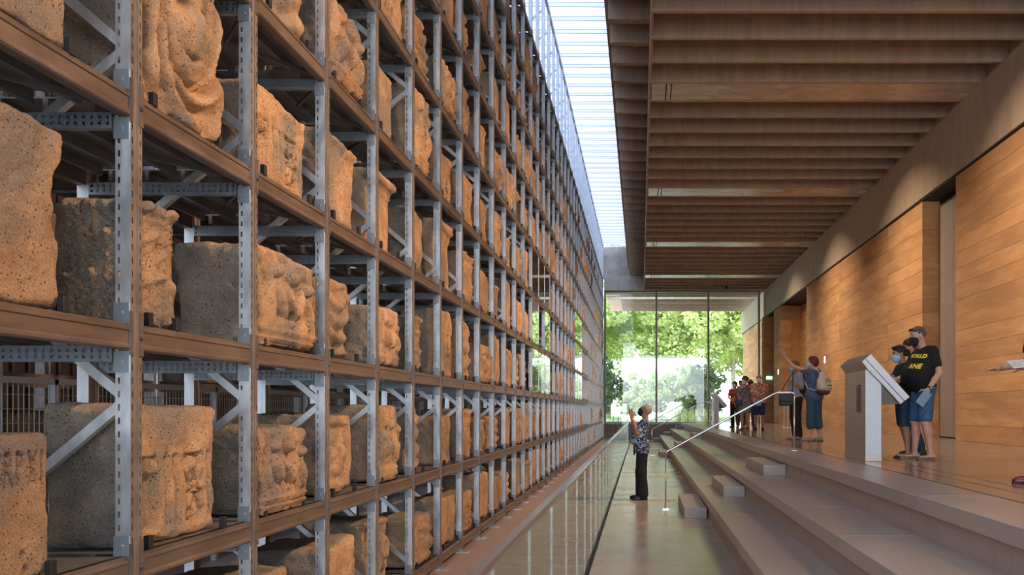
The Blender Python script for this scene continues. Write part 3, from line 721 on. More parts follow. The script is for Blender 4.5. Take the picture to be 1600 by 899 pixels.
def stone_me(P2, Q, front=None):
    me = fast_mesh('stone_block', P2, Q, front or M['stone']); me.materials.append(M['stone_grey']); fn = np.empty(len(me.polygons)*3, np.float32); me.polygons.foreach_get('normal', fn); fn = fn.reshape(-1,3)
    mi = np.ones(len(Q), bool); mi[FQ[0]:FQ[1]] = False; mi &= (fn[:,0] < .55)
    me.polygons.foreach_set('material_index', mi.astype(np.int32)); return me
DESC = {'letters': 'sandstone block with carved Latin capitals', 'mask': 'sandstone block carved with a large curly-haired face', 'pilaster': 'sandstone block with carved grooves and rosette panel',
        'acanthus': 'sandstone block carved with curling leaves', 'figures': 'sandstone relief block with robed figures above a ledge', 'moulding': 'sandstone block with stepped top moulding',
        'scroll': 'sandstone block carved with scrolls', 'folds': 'sandstone block with wavy weathered relief', 'flutes': 'sandstone block with vertical flutes', 'panel': 'sandstone block with sunken floral panel', 'rough': 'plain rough sandstone block'}
def ordn(n):
    w = ['','first','second','third','fourth','fifth','sixth','seventh','eighth','ninth','tenth','eleventh','twelfth']
    return w[n] if n < len(w) else '%d%s' % (n, 'th' if 10 <= n%100 <= 20 else {1:'st',2:'nd',3:'rd'}.get(n%10,'th'))
SHELF = ['the floor-level shelf','the second shelf up','the third shelf up','the fourth shelf up','the fifth shelf up','the sixth shelf up','the seventh shelf up','the eighth shelf up','the ninth shelf up']
def shelf_label(st, lv, bay): return '%s, %s, %s bay' % (DESC[st], SHELF[lv], ordn(bay+2))
GAP = .035
hand = {}   # (level,bay): y0,y1,h,d,style,side,rough
def H(lv, bay, y0, y1, h, d, st, side=None, rough=1.0, m='stone'): hand[(lv,bay)] = (y0,y1,h,d,st,side,rough,m)
H(1,-1,1.95,2.74,.47,.45,'letters',rough=.3)
H(1,0,3.20,3.86,.555,.34,'pilaster',rough=.9)
H(1,1,4.20,4.76,.46,.42,'figures')
H(1,2,5.14,5.62,.50,.62,'panel')
H(1,3,6.12,6.56,.58,.55,'figures')
H(1,4,7.02,7.38,.545,.5,'folds')
H(2,-1,1.95,2.80,.61,.5,'rough',rough=1.1)
H(2,0,3.20,3.47,.50,.33,'acanthus','acanthus')
H(2,1,4.19,4.90,.52,.42,'figures')
H(2,2,5.13,5.66,.49,.5,'folds',rough=1.5)
H(2,3,6.10,6.55,.445,.5,'figures')
H(2,4,7.02,7.30,.46,.5,'acanthus')
H(3,-1,1.95,2.83,.62,.4,'rough')
H(3,0,3.23,3.82,.76,.36,'mask',rough=1.0)
H(3,1,4.19,4.86,.49,.40,'pilaster',rough=1.3)
H(3,2,5.15,5.70,.55,.40,'flutes',rough=1.6)
H(3,3,6.10,6.62,.59,.45,'moulding',rough=.5)
H(3,4,7.02,7.42,.515,.5,'rough')
H(4,1,4.25,4.84,.72,.5,'folds')
H(4,2,5.16,5.73,.52,.4,'figures',rough=1.4)
H(4,3,6.10,6.50,.49,.5,'rough')
H(0,1,4.15,4.6,.50,.5,'rough'); H(0,2,5.14,5.68,.50,.55,'rough'); H(0,3,6.08,6.56,.52,.5,'scroll'); H(0,0,3.2,3.8,.42,.5,'rough')
stop = MB().box(-.012,.012,-.014,.014,0,.055,.002).mesh('stop_block', M['rubber'])
nstop = 0
def stops(y0, y1, z):
    global nstop
    for y in (y0+.05, y1-.03):
        if nstop < 290: ob('stop_block', stop, rack, rp(RX-.022, y, z)); nstop += 1
# shared prototypes for the smaller, farther stones
styles = ['rough','figures','acanthus','folds','rough','scroll','panel','flutes','moulding','pilaster','rough','figures']
proto = []
for i, st in enumerate(styles):
    P2, Q = stone_mesh(.62, .54, .48, st, 60+i, .026, 1.0 if st != 'moulding' else .5); proto.append((stone_me(P2, Q), st))
protoL = []
for i, st in enumerate(styles):
    P2, Q = stone_mesh(.62, .54, .48, st, 60+i, .055, 1.0 if st != 'moulding' else .5); protoL.append((stone_me(P2, Q), st))
MIR = {(lv,b) for lv in (2,3,4) for b in (12,13,14,22,23,24)}
count = 0; restV = []; restQ = []; ro = 0
order = [(b,lv) for b in range(-1, N1) for lv in range(9)]
for b, lv in order:
    if (lv,b) in MIR: continue
    if b == -1 and lv not in (0,1,2,3,4): continue
    z = LV[lv]; gap = (LV[lv+1] if lv < 9 else 9)-z-.16
    if (lv,b) in hand:
        y0,y1,h,d,st,side,rg,mm = hand[(lv,b)]
        res = .0048 if st == 'letters' else .0095 if b <= 1 else .014
        P2, Q = stone_mesh(y1-y0, h, d, st, lv*31+b+5, res, rg, side=side)
        o = ob('stone_block', stone_me(P2, Q), None, (RX-GAP, (y0+y1)/2, z+.001))
        tag(o, shelf_label(st, lv, b), 'stone block', 'carved stones stored on the rack'); stops(y0,y1,z); count += 1; continue
    rr = random.Random(b*131+lv*17)
    w = rr.uniform(.46,.74); h = min(rr.uniform(.42,.70), gap-.02); d = rr.uniform(.36,.60)
    y0 = yfar(b)+.03+rr.uniform(0, max(0.0,.80-w)*.6); i = rr.randrange(len(styles))
    if count < 250:
        if b <= 5 and lv >= 1:
            st = styles[i]; P2, Q = stone_mesh(w, h, d, st, lv*31+b+5, .019, 1.1 if st != 'moulding' else .6)
            o = ob('stone_block', stone_me(P2, Q), None, (RX-GAP, y0+w/2, z+.001))
        else:
            me, st = proto[i] if b < 12 else protoL[i]
            o = ob('stone_block', me, None, (RX-GAP, y0+w/2, z+.001), (0,0,0), (d/.48, w/.62, h/.54))
        tag(o, shelf_label(st, lv, b), 'stone block', 'carved stones stored on the rack'); stops(y0, y0+w, z); count += 1
    else:
        me, st = protoL[i]; n = len(me.vertices); v = np.empty(n*3, np.float32); me.vertices.foreach_get('co', v); v = v.reshape(-1,3)*np.array([d/.48,w/.62,h/.54])+np.array([RX-GAP,y0+w/2,z+.001])
        q = np.empty(len(me.loops), np.int32); me.loops.foreach_get('vertex_index', q); restV.append(v); restQ.append(q.reshape(-1,4)+ro); ro += n
if restV:
    o = ob('stone_blocks', fast_mesh('stone_blocks', np.vstack(restV), np.vstack(restQ), M['stone'])); tag(o, 'mass of small distant stone blocks in the farthest bays of the rack', 'stone blocks', None, 'stuff')
# stones on the second rack
c2 = 0
for n in range(0, 5):
    for lv, z in enumerate(LV2[:5]):
        for s in range(2):
            rr = random.Random(n*77+lv*7+s*3+1)
            if rr.random() < .12: continue
            y = 2.10+n*PB*2+s*.88+rr.uniform(0,.1); w = rr.uniform(.5,.72); h = rr.uniform(.35,.62); d = rr.uniform(.4,.6); me, st = protoL[rr.randrange(12)]
            o = ob('stone_block', me, None, (SX-.05, y+w/2, z+.001), (0,0,0), (d/.48, w/.62, h/.54)); c2 += 1
            tag(o, 'stone block on rear rack, %s shelf, %s from the left, behind the front rack' % (ordn(lv+1), ordn(n*2+s+1)), 'stone block', 'stones stored on the rear rack')
# polished panels hung in the rack
for b in (12,13,14,22,23,24):
    for lv in (2,3,4):
        z = LV[lv]; z1 = LV[lv+1]-.10
        if (lv,b) == (3,13): continue
        r_ = empty('mirror_panel', (RX+.0, yfar(b)+Lb/2, z), 0, 'polished mirror panel hung in the rack, %s bay, %s' % (ordn(b+2), SHELF[lv]), 'panel', 'polished panels in the rack')
        MB().box(-.014,-.004,-Lb/2+.005,Lb/2-.005,.005,z1-z-.005).build('mirror', M['mirror'], r_)
        f = MB(); f.box(-.018,-.003,-Lb/2,-Lb/2+.006,0,z1-z); f.box(-.018,-.003,Lb/2-.006,Lb/2,0,z1-z); f.build('panel_frame', M['beam'], r_)
# ------------------------------------------------------------------ people: one continuous surface from blended tapered limbs
def nets(D, org, h):
    S = D < 0; nx, ny, nz = S.shape
    c = [S[i:nx-1+i, j:ny-1+j, k:nz-1+k] for i in (0,1) for j in (0,1) for k in (0,1)]
    any_ = c[0].copy(); all_ = c[0].copy()
    for q in c[1:]: any_ |= q; all_ &= q
    act = any_ & ~all_; idx = -np.ones(act.shape, np.int64); I, J, K = np.nonzero(act); n = len(I); idx[I,J,K] = np.arange(n)
    acc = np.zeros((n,3)); cnt = np.zeros(n)
    cor = [(i,j,k) for i in (0,1) for j in (0,1) for k in (0,1)]
    for a in range(8):
        for b in range(a+1, 8):
            A = cor[a]; B = cor[b]
            if sum(abs(A[t]-B[t]) for t in range(3)) != 1: continue
            da = D[I+A[0],J+A[1],K+A[2]]; db = D[I+B[0],J+B[1],K+B[2]]; m = (da < 0) != (db < 0)
            t = np.where(m, da/(da-db+1e-12), 0)
            pos = np.array(A)[None]+(np.array(B)-np.array(A))[None]*t[:,None]; acc += pos*m[:,None]; cnt += m
    V = (acc/cnt[:,None]+np.stack([I,J,K],1))*h+org
    Q = []
    for ax in range(3):
        sl0 = [slice(1,-1)]*3; sl0[ax] = slice(0,-1); sl1 = [slice(1,-1)]*3; sl1[ax] = slice(1,None)
        a = S[tuple(sl0)]; b = S[tuple(sl1)]; m = a != b; i,j,k = np.nonzero(m); p = [i,j,k]
        for t in range(3):
            if t != ax: p[t] = p[t]+1
        u, v = (ax+1)%3, (ax+2)%3
        def at(du, dv):
            q = [p[0].copy(), p[1].copy(), p[2].copy()]; q[u] = q[u]-du; q[v] = q[v]-dv; return idx[q[0],q[1],q[2]]
        f = np.stack([at(0,0),at(1,0),at(1,1),at(0,1)],1); fl = b[i,j,k]
        f[fl] = f[fl][:,::-1]; Q.append(f)
    Q = np.vstack(Q); Q = Q[(Q >= 0).all(1)]
    return V, Q
class Body:
    """list of primitives: ('cap', a, b, ra, rb, k) or ('ell', c, radii, R, k), signed-distance blended"""
    def __init__(s): s.p = []
    def cap(s, a, b, ra, rb=None, k=.02, t=''): s.p.append(('cap', np.array(a,float), np.array(b,float), ra, ra if rb is None else rb, k, t)); return s
    def ell(s, c, r, k=.02, R=None, t=''): s.p.append(('ell', np.array(c,float), np.array(r,float), R, None, k, t)); return s
def field(prims, h, infl=0.0, cuts=(), sub=()):
    lo = np.array([1e9]*3); hi = -lo
    for p in prims:
        if p[0] == 'cap':
            for q, r in ((p[1],p[3]),(p[2],p[4])): lo = np.minimum(lo, q-r-infl); hi = np.maximum(hi, q+r+infl)
        else: m = p[2].max()+infl; lo = np.minimum(lo, p[1]-m); hi = np.maximum(hi, p[1]+m)
    lo -= 3*h+.01; hi += 3*h+.01; n = np.ceil((hi-lo)/h).astype(int)+1; D = np.full(n, .2, np.float32)
    ax = [lo[i]+h*np.arange(n[i]) for i in range(3)]
    def apply(p, infl, mode):
        if p[0] == 'cap': l = np.minimum(p[1]-p[3], p[2]-p[4]); u = np.maximum(p[1]+p[3], p[2]+p[4])
        else: m = p[2].max(); l = p[1]-m; u = p[1]+m
        g = .07+infl; i0 = np.maximum(((l-g-lo)/h).astype(int),0); i1 = np.minimum(((u+g-lo)/h).astype(int)+2, n)
        if (i1 <= i0).any(): return
        X, Y, Z = np.meshgrid(ax[0][i0[0]:i1[0]], ax[1][i0[1]:i1[1]], ax[2][i0[2]:i1[2]], indexing='ij')
        if p[0] == 'cap':
            a, b = p[1], p[2]; ab = b-a; L2 = ab@ab+1e-12
            t = np.clip(((X-a[0])*ab[0]+(Y-a[1])*ab[1]+(Z-a[2])*ab[2])/L2,0,1)
            d = np.sqrt((X-a[0]-ab[0]*t)**2+(Y-a[1]-ab[1]*t)**2+(Z-a[2]-ab[2]*t)**2)-(p[3]+(p[4]-p[3])*t)
        else:
            x, y, z = X-p[1][0], Y-p[1][1], Z-p[1][2]
            if p[3] is not None:
                R = p[3]; x, y, z = R[0][0]*x+R[1][0]*y+R[2][0]*z, R[0][1]*x+R[1][1]*y+R[2][1]*z, R[0][2]*x+R[1][2]*y+R[2][2]*z
            r = p[2]; k0 = np.sqrt((x/r[0])**2+(y/r[1])**2+(z/r[2])**2); k1 = np.sqrt((x/r[0]**2)**2+(y/r[1]**2)**2+(z/r[2]**2)**2)
            d = k0*(k0-1)/(k1+1e-9)
        d = d-infl; s_ = tuple(slice(i0[t], i1[t]) for t in range(3)); old = D[s_]; k = max(p[5], 1e-4)
        if mode == 'add':
            hh = np.clip(k-np.abs(old-d),0,None)/k; D[s_] = np.minimum(old,d)-hh*hh*k*.25
        else:
            D[s_] = np.maximum(old, -d)
    for p in prims: apply(p, infl, 'add')
    for p in sub: apply(p, 0, 'sub')
    if cuts:
        X, Y, Z = np.meshgrid(*ax, indexing='ij')
        for (pt, nr) in cuts:
            nr = np.array(nr,float); nr /= np.linalg.norm(nr); D = np.maximum(D, (X-pt[0])*nr[0]+(Y-pt[1])*nr[1]+(Z-pt[2])*nr[2])
    D[0],D[-1],D[:,0],D[:,-1],D[:,:,0],D[:,:,-1] = .1,.1,.1,.1,.1,.1
    return D, lo
def sdf_obj(name, prims, h, m, parent, infl=0.0, cuts=(), sub=(), rough=0):
    D, lo = field(prims, h, infl, cuts, sub)
    if rough:
        X, Y, Z = np.meshgrid(*[lo[i]+h*np.arange(D.shape[i]) for i in range(3)], indexing='ij')
        D[1:-1,1:-1,1:-1] += (rough*(np.sin(X*170+3*np.sin(Z*60))*np.sin(Y*190+2*np.sin(Z*75))+.5*np.sin(Z*130+X*90)))[1:-1,1:-1,1:-1]
    V, Q = nets(D, lo, h)
    if len(Q) == 0: return None
    return ob(name, fast_mesh(name, V, Q, m), parent)
def hand(B, w, d, pn, side, curl=.5, s=1.0, spread=.25, thumb=1.0):
    """palm from wrist w along d, palm normal pn, five separate fingers"""
    w = np.array(w,float); d = np.array(d,float); d /= np.linalg.norm(d); pn = np.array(pn,float); pn -= d*(pn@d); pn /= np.linalg.norm(pn)
    lat = np.cross(d, pn)*side
    B.cap(w+d*.03*s-lat*.015*s, w+d*.085*s-lat*.022*s, .019*s, .017*s, .02, 'hand'); B.cap(w+d*.03*s+lat*.015*s, w+d*.085*s+lat*.026*s, .019*s, .016*s, .02, 'hand')
    for i, (o, L) in enumerate(((-.031,.065),(-.011,.078),(.010,.072),(.030,.056))):
        b = w+d*.09*s+lat*o*s; dd = d+lat*(o*spread*6); dd /= np.linalg.norm(dd); a = 0; p = b
        for j, f in enumerate((.45,.32,.23)):
            a += curl*(.55 if j == 0 else .8); q = p+(dd*math.cos(a)+pn*math.sin(a))*L*f*s; B.cap(p, q, (.0095-.001*j)*s, (.0088-.001*j)*s, .006, 'hand'); p = q
    t0 = w+d*.035*s-lat*.03*s; t1 = t0+(d*.5-lat*.75*thumb+pn*.35)*.045*s; t2 = t1+(d*.85-lat*.25*thumb+pn*.35)*.035*s
    B.cap(t0, t1, .013*s, .011*s, .012, 'hand'); B.cap(t1, t2, .0105*s, .009*s, .006, 'hand')

HAIRM = {}
def pmat(n, *a, **k):
    if n not in M: M[n] = mat(n, *a, **k)
    return M[n]
SK = pmat('skin', (.50,.29,.20), (.56,.33,.23), rough=.55, scale=8)
SK2 = pmat('tanned_skin', (.34,.18,.11), (.40,.22,.14), rough=.55, scale=8)
def rotz(v, a): c, s = math.cos(a), math.sin(a); return np.array([v[0]*c-v[1]*s, v[0]*s+v[1]*c, v[2]])
def person(name_lb, loc, heading, H=1.75, h=.010, skin=None, J={}, belly=0.0, broad=1.0, heads=(0,0), top=None, bottom=None, shoes=None,
           hair=None, mask=None, hands=None, glasses=False, group=None, headfwd=.03, fem=False, legr=1.0):
    """local frame: +x forward, +y left, z up; heading = world angle of +x. Returns (empty, body, joints)"""
    s = H/1.75; skin = skin or SK
    root = empty('person', loc, heading, name_lb, 'person', group)
    j = dict(pelvis=(0,0,.95), waist=(0,0,1.10), chest=(0,0,1.28), upper=(0,0,1.40), neck=(.0,0,1.47), head=(headfwd,0,1.635),
             shL=(0,.185*broad,1.41), shR=(0,-.185*broad,1.41), elL=(-.02,.225*broad,1.13), elR=(-.02,-.225*broad,1.13), wrL=(.04,.23*broad,.89), wrR=(.04,-.23*broad,.89),
             hiL=(0,.095,.91), hiR=(0,-.095,.91), knL=(.02,.10,.50), knR=(.02,-.10,.50), anL=(-.03,.105,.085), anR=(-.03,-.105,.085), toeL=(1,.15,0), toeR=(1,-.15,0))
    j.update(J); A = {k: np.array(v,float)*(s if not k.startswith('toe') else 1) for k, v in j.items()}
    # head orientation: yaw, pitch (positive looks up)
    yw, pt = heads; f = np.array([math.cos(pt)*math.cos(yw), math.cos(pt)*math.sin(yw), math.sin(pt)]); lf = np.array([-math.sin(yw), math.cos(yw), 0]); up = np.cross(f, lf); R = np.stack([f,lf,up],1)
    hc = A['head']; hs = s**.6
    def hp(x,y,z): return hc+(R@np.array([x,y,z]))*hs
    T = Body(); w_ = .9 if fem else 1.0
    T.cap(A['pelvis']+[0,-.075*s*broad,0], A['pelvis']+[0,.075*s*broad,0], .118*s*(1.03 if fem else 1), None, .05, 'pelvis')
    T.cap(A['waist']+[belly*.45,-.06*s*broad,0], A['waist']+[belly*.45,.06*s*broad,0], (.105*w_+belly*.55)*s, None, .07, 'torso')
    T.cap(A['chest']+[belly*.15,-.075*s*broad,0], A['chest']+[belly*.15,.075*s*broad,0], (.112+belly*.2)*s, None, .07, 'torso')
    T.cap(A['upper']+[0,-.11*s*broad,0], A['upper']+[0,.11*s*broad,0], .068*s, None, .06, 'torso')
    if fem:
        for q in (-1,1): T.ell(A['chest']+np.array([.085,q*.07,.01])*s, (.055*s,.06*s,.055*s), .03, None, 'torso')
    for q in 'LR':
        T.cap(A['upper']+[0,(.1 if q == 'L' else -.1)*s*broad,.0], A['sh'+q], .06*s, .056*s, .04, 'torso')
    ARM = {}; LEG = {}
    for q in 'LR':
        b = Body(); b.cap(A['sh'+q], A['el'+q], .053*s*w_, .041*s*w_, .03, 'uarm'); ARM[q] = b
    Bd = Body(); Bd.p += T.p
    for q in 'LR': Bd.p += ARM[q].p; Bd.cap(A['el'+q], A['el'+q]*.55+A['wr'+q]*.45, .041*s*w_, .040*s*w_, .02, 'farm').cap(A['el'+q]*.55+A['wr'+q]*.45, A['wr'+q], .040*s*w_, .026*s*w_, .02, 'farm')
    L = Body()
    for q in 'LR':
        L.cap(A['hi'+q], A['kn'+q], .088*s*legr, .056*s*legr, .03, 'thigh')
    Sh = Body()
    for q in 'LR':
        cf = A['kn'+q]*.68+A['an'+q]*.32+np.array([-.015*s,0,0])
        Sh.cap(A['kn'+q], cf, .054*s*legr, .053*s*legr, .03, 'shin').cap(cf, A['an'+q], .052*s*legr, .034*s, .03, 'shin')
    Ft = Body()
    for q in 'LR':
        t = A['toe'+q]/np.linalg.norm(A['toe'+q]); an = A['an'+q]; zf = an[2]-.085*s; Ft.cap(an+[0,0,-.02*s], an-t*.035*s+[0,0,-.045*s], .034*s, .036*s, .02, 'foot').cap(an-t*.03*s+[0,0,-.052*s], an+t*.13*s+[0,0,-.060*s], .033*s, .024*s, .03, 'foot').cap(an+t*.11*s+[0,0,-.062*s], an+t*.165*s+[0,0,-.064*s], .024*s, .020*s, .03, 'foot')
    Bd.p += L.p+Sh.p+Ft.p
    Bd.cap(A['neck']-[0,0,.03*s], hp(-.02,0,-.06), .058*s*w_, .052*s*w_, .03, 'neck')
    # head
    Hd = Body(); Hd.ell(hp(-.012,0,.028), np.array([.098,.078,.094])*hs, .02, R, 'head'); Hd.ell(hp(.018,0,-.045), np.array([.072,.060,.070])*hs, .04, R, 'head')
    Hd.cap(hp(.075,0,-.085), hp(.06,0,-.09), .022*hs, None, .03, 'head'); Hd.cap(hp(.082,0,.028), hp(.102,0,-.018), .009*hs, .014*hs, .012, 'head')
    Hd.cap(hp(.078,-.014,-.052), hp(.078,.014,-.052), .012*hs, None, .012, 'head')
    for q in (-1,1):
        Hd.ell(hp(-.008,q*.082,-.008), np.array([.018,.009,.030])*hs, .006, R, 'head'); Hd.cap(hp(.078,q*.045,.042), hp(.086,q*.015,.040), .009*hs, None, .015, 'head')
    Bd.p += Hd.p
    for q, sd in (('L',1),('R',-1)):
        hd = (hands or {}).get(q, {}); d = A['wr'+q]-A['el'+q]; pn = hd.get('pn', (0,-sd,0)); hand(Bd, A['wr'+q], np.array(hd.get('d', d),float), pn, hd.get('side', sd), hd.get('curl', .45), s, hd.get('spread', .25))
    sub = [('ell', hp(.098,q*.032,.016), np.array([.022,.017,.012])*hs, R, None, .01, '') for q in (-1,1)]
    body = sdf_obj('body', Bd.p, h, skin, root, sub=sub)
    eb = MB()
    def ball(c, r):
        V = []; Fc = []; n1, n2 = 6, 8
        for a in range(n1+1):
            for b in range(n2): th = PI*a/n1; ph = 2*PI*b/n2; V.append(tuple(c+r*np.array([math.sin(th)*math.cos(ph), math.sin(th)*math.sin(ph), math.cos(th)])))
        for a in range(n1):
            for b in range(n2): Fc.append((a*n2+b, (a+1)*n2+b, (a+1)*n2+(b+1)%n2, a*n2+(b+1)%n2))
        return V, Fc
    for q in (-1,1):
        e = MB(); e.add(*ball(hp(.0755,q*.032,.017), .0105*hs)); eo = e.build('eye', pmat('eye_white', (.7,.68,.64), rough=.3), root, smooth=True); e2 = MB(); e2.add(*ball(hp(.082,q*.032,.017), .0050*hs)); e2.build('iris', pmat('eye_dark', (.02,.012,.008), rough=.2), eo, smooth=True)
    ctx = dict(A=A, T=T, ARM=ARM, L=L, Sh=Sh, Ft=Ft, Hd=Hd, hp=hp, R=R, s=s, hs=hs, root=root, h=h, body=body)
    if top:
        pr = list(T.p); cuts = [(A['pelvis']+[0,0,top.get('hem',-.10)*s], (0,0,-1))]; cutn = top.get('neck', .03)
        for q in 'LR':
            sl = top.get('sleeve', .65)
            if sl > 0:
                e_ = A['sh'+q]+(A['el'+q]-A['sh'+q])*min(sl,1); pr.append(('cap', A['sh'+q], e_, .055*s, (.055-.010*sl)*s, .03, ''))
                if sl > 1: pr.append(('cap', A['el'+q], A['el'+q]+(A['wr'+q]-A['el'+q])*(sl-1), .045*s, .036*s, .03, ''))
        pr = [p for p in pr]
        if top.get('flare'):
            pr.append(('cap', A['pelvis']+[0,-.08*s*broad,-.02*s], A['pelvis']+[0,.08*s*broad,-.02*s], .128*s, .128*s, .05, ''))
        cuts.append((A['neck']+np.array([cutn*.4,0,cutn])*s, (.35,0,1)))
        ctx['top'] = sdf_obj(top.get('name','shirt'), pr, h, top['m'], root, infl=top.get('infl',.012), cuts=cuts)
    if bottom:
        ln = bottom.get('len', 2.0); pr = [p for p in T.p if p[6] == 'pelvis']
        if bottom.get('skirt'):
            zk = A['knL'][2]; c0 = A['pelvis']; pr += [('cap', c0+[0,-.07*s,0], np.array([.02,-.06*s,zk+bottom.get('hem',.0)]), .13*s, .135*s, .05, ''), ('cap', c0+[0,.07*s,0], np.array([.02,.06*s,zk+bottom.get('hem',.0)]), .13*s, .135*s, .05, '')]
            cuts = [((0,0,zk+bottom.get('hem',.0)), (0,0,-1)), (A['waist']+[0,0,.04], (0,0,1))]
        else:
            cuts = [(A['waist']-[0,0,.03*s], (0,0,1))]
            for q in 'LR':
                k1 = min(ln,1); e_ = A['hi'+q]+(A['kn'+q]-A['hi'+q])*k1; fl = bottom.get('loose',.012); pr.append(('cap', A['hi'+q], e_, .092*s*legr, (.092-(.03*k1))*s*legr+fl*.6, .03, ''))
                if ln > 1: pr.append(('cap', A['kn'+q], A['kn'+q]+(A['an'+q]-A['kn'+q])*(ln-1)+[0,0,-.0], .062*s*legr+fl*.6, (.056 if ln < 1.7 else .046)*s*legr+fl, .03, ''))
        ctx['bottom'] = sdf_obj(bottom.get('name','trousers'), pr, h, bottom['m'], root, infl=.010, cuts=cuts)
    if shoes:
        for q in 'LR':
            t = A['toe'+q]/np.linalg.norm(A['toe'+q]); an = A['an'+q]; z0 = an[2]-.085*s
            pr = [('cap', an-t*.03*s+[0,0,-.045*s], an+t*.14*s+[0,0,-.058*s], .040*s, .030*s, .02, ''), ('cap', an+t*.08*s+[0,0,-.055*s], an+t*.175*s+[0,0,-.060*s], .040*s, .026*s, .03, '')]
            if shoes.get('high', True): pr.append(('cap', an+[0,0,-.01*s], an-t*.02*s+[0,0,-.04*s], .040*s, .040*s, .02, ''))
            cuts = [((0,0,z0+.001),(0,0,-1))]
            if not shoes.get('high', True): cuts.append((an+[0,0,-.048*s], (.0,0,1)))
            so = sdf_obj('shoe', pr, min(h,.009), shoes['m'], root, infl=.004, cuts=cuts)
            if so: MB().prism([tuple((an-t*.075*s+np.array([-t[1],t[0],0])*x_+t*y_)[:2]) for x_, y_ in ((-.030,.0),(.030,.0),(.036,.12),(.042,.19),(.028,.265),(-.02,.265),(-.042,.19),(-.036,.12))], z0, z0+.014, 'z').build('sole', shoes.get('sole', M['black']), so)
    if hair:
        st = hair.get('style','short'); th = hair.get('th', .004); pr = [('ell', hp(-.014-th,0,.031), np.array([.099+th,.079+th,.095+th])*hs, R, None, .02, '')]
        cuts = []
        cuts.append((hp(.09,0,hair.get('fz',.068)), tuple(R@np.array([.85,0,-1]))))
        if st == 'bob': pr.append(('ell', hp(-.04,0,.0), np.array([.09,.098,.10])*hs, R, None, .03, '')); pr.append(('ell', hp(-.01,0,.06), np.array([.10,.094,.08])*hs, R, None, .03, ''))
        if st == 'bun': pr.append(('ell', hp(-.115,0,.03), np.array([.045,.045,.045])*hs, R, None, .03, ''))
        if st == 'pony': pr.append(('cap', hp(-.10,0,.02), hp(-.14,0,-.10), .035*hs, .022*hs, .03, ''))
        if st == 'curly':
            rr = random.Random(5)
            for _ in range(26): a_ = rr.uniform(0,6.28); z_ = rr.uniform(.0,1); pr.append(('ell', hp(-.02+.10*math.cos(a_)*math.sqrt(1-z_*z_), .09*math.sin(a_)*math.sqrt(1-z_*z_), .03+.09*z_), np.array([.028]*3)*hs, R, None, .02, ''))
        if st == 'tousled':
            rr = random.Random(9)
            for _ in range(14): a_ = rr.uniform(-2,2); pr.append(('cap', hp(-.02+.04*math.cos(a_), .05*math.sin(a_), .095), hp(.015+.055*math.cos(a_), .07*math.sin(a_), .108), .022*hs, .012*hs, .02, ''))
        sdf_obj('hair', pr, min(h,.009), hair['m'], root, cuts=cuts, infl=hair.get('infl',.001), rough=.0035)
    if mask:
        pr = [('ell', hp(.025,0,-.045), np.array([.080,.066,.066])*hs, R, None, .02, ''), ('cap', hp(.088,0,.0), hp(.105,0,-.02), .012*hs, .016*hs, .02, ''), ('cap', hp(.085,0,-.08), hp(.06,0,-.095), .024*hs, .02*hs, .03, '')]
        mo = sdf_obj('face_mask', pr, min(h,.008), mask, root, infl=.005, cuts=[(hp(.028,0,0), tuple(R@np.array([-1,0,0]))), (hp(.09,0,.008), tuple(R@np.array([-.25,0,1])))])
        b = MB()
        for q in (-1,1): b.tube([hp(.035,q*.072,-.02), hp(.0,q*.086,.005), hp(-.02,q*.086,.0)], .0018, 5).tube([hp(.03,q*.07,-.07), hp(.0,q*.080,-.035), hp(-.02,q*.086,-.012)], .0018, 5)
        b.build('ear_loop', mask, mo)
    if glasses:
        b = MB(); gm = pmat('spectacle_frame', (.02,.02,.02), rough=.3)
        for q in (-1,1):
            b.tube([hp(.104+.0*math.cos(a), q*.034+.020*math.cos(a), .017+.015*math.sin(a)) for a in np.linspace(0,2*PI,13)], .0022, 5).tube([hp(.100,q*.055,.022), hp(.05,q*.084,.022), hp(-.01,q*.088,.018)], .0022, 5)
        b.tube([hp(.105,-.014,.02), hp(.108,0,.023), hp(.105,.014,.02)], .002, 5); b.build('spectacles', gm, root)
    return ctx
def lathe_bag(name, pts, m, parent, infl=0.0, h=.010, cuts=()): return sdf_obj(name, pts, h, m, parent, infl, cuts)

black_c = pmat('black_cloth', (.008,.008,.010), (.016,.016,.018), rough=.85, scale=12)
denim = pmat('blue_denim', (.025,.075,.16), (.06,.14,.26), rough=.85, scale=30, detail=4)
denim_dk = pmat('dark_denim', (.012,.035,.075), (.03,.06,.11), rough=.85, scale=20)
def pattern_mat(name, base, cols, scale, thr=.5, kind='VORONOI'):
    m = bpy.data.materials.new(name); m.use_nodes = True; N = m.node_tree.nodes; L = m.node_tree.links; b = N['Principled BSDF']; b.inputs['Roughness'].default_value = .85
    t = N.new('ShaderNodeTexCoord'); v = N.new('ShaderNodeTexNoise'); v.inputs['Scale'].default_value = scale; v.inputs['Detail'].default_value = 2.5; v.inputs['Distortion'].default_value = 1.6
    L.new(t.outputs['Object'], v.inputs['Vector']); cr = N.new('ShaderNodeValToRGB'); cr.color_ramp.interpolation = 'CONSTANT'; L.new(v.outputs['Fac'], cr.inputs[0])
    cr.color_ramp.elements[0].color = (*base,1); cr.color_ramp.elements[1].position = thr; cr.color_ramp.elements[1].color = (*cols[0],1)
    for i, c in enumerate(cols[1:]): e = cr.color_ramp.elements.new(thr+.07*(i+1)); e.color = (*c,1)
    L.new(cr.outputs[0], b.inputs['Base Color']); return m
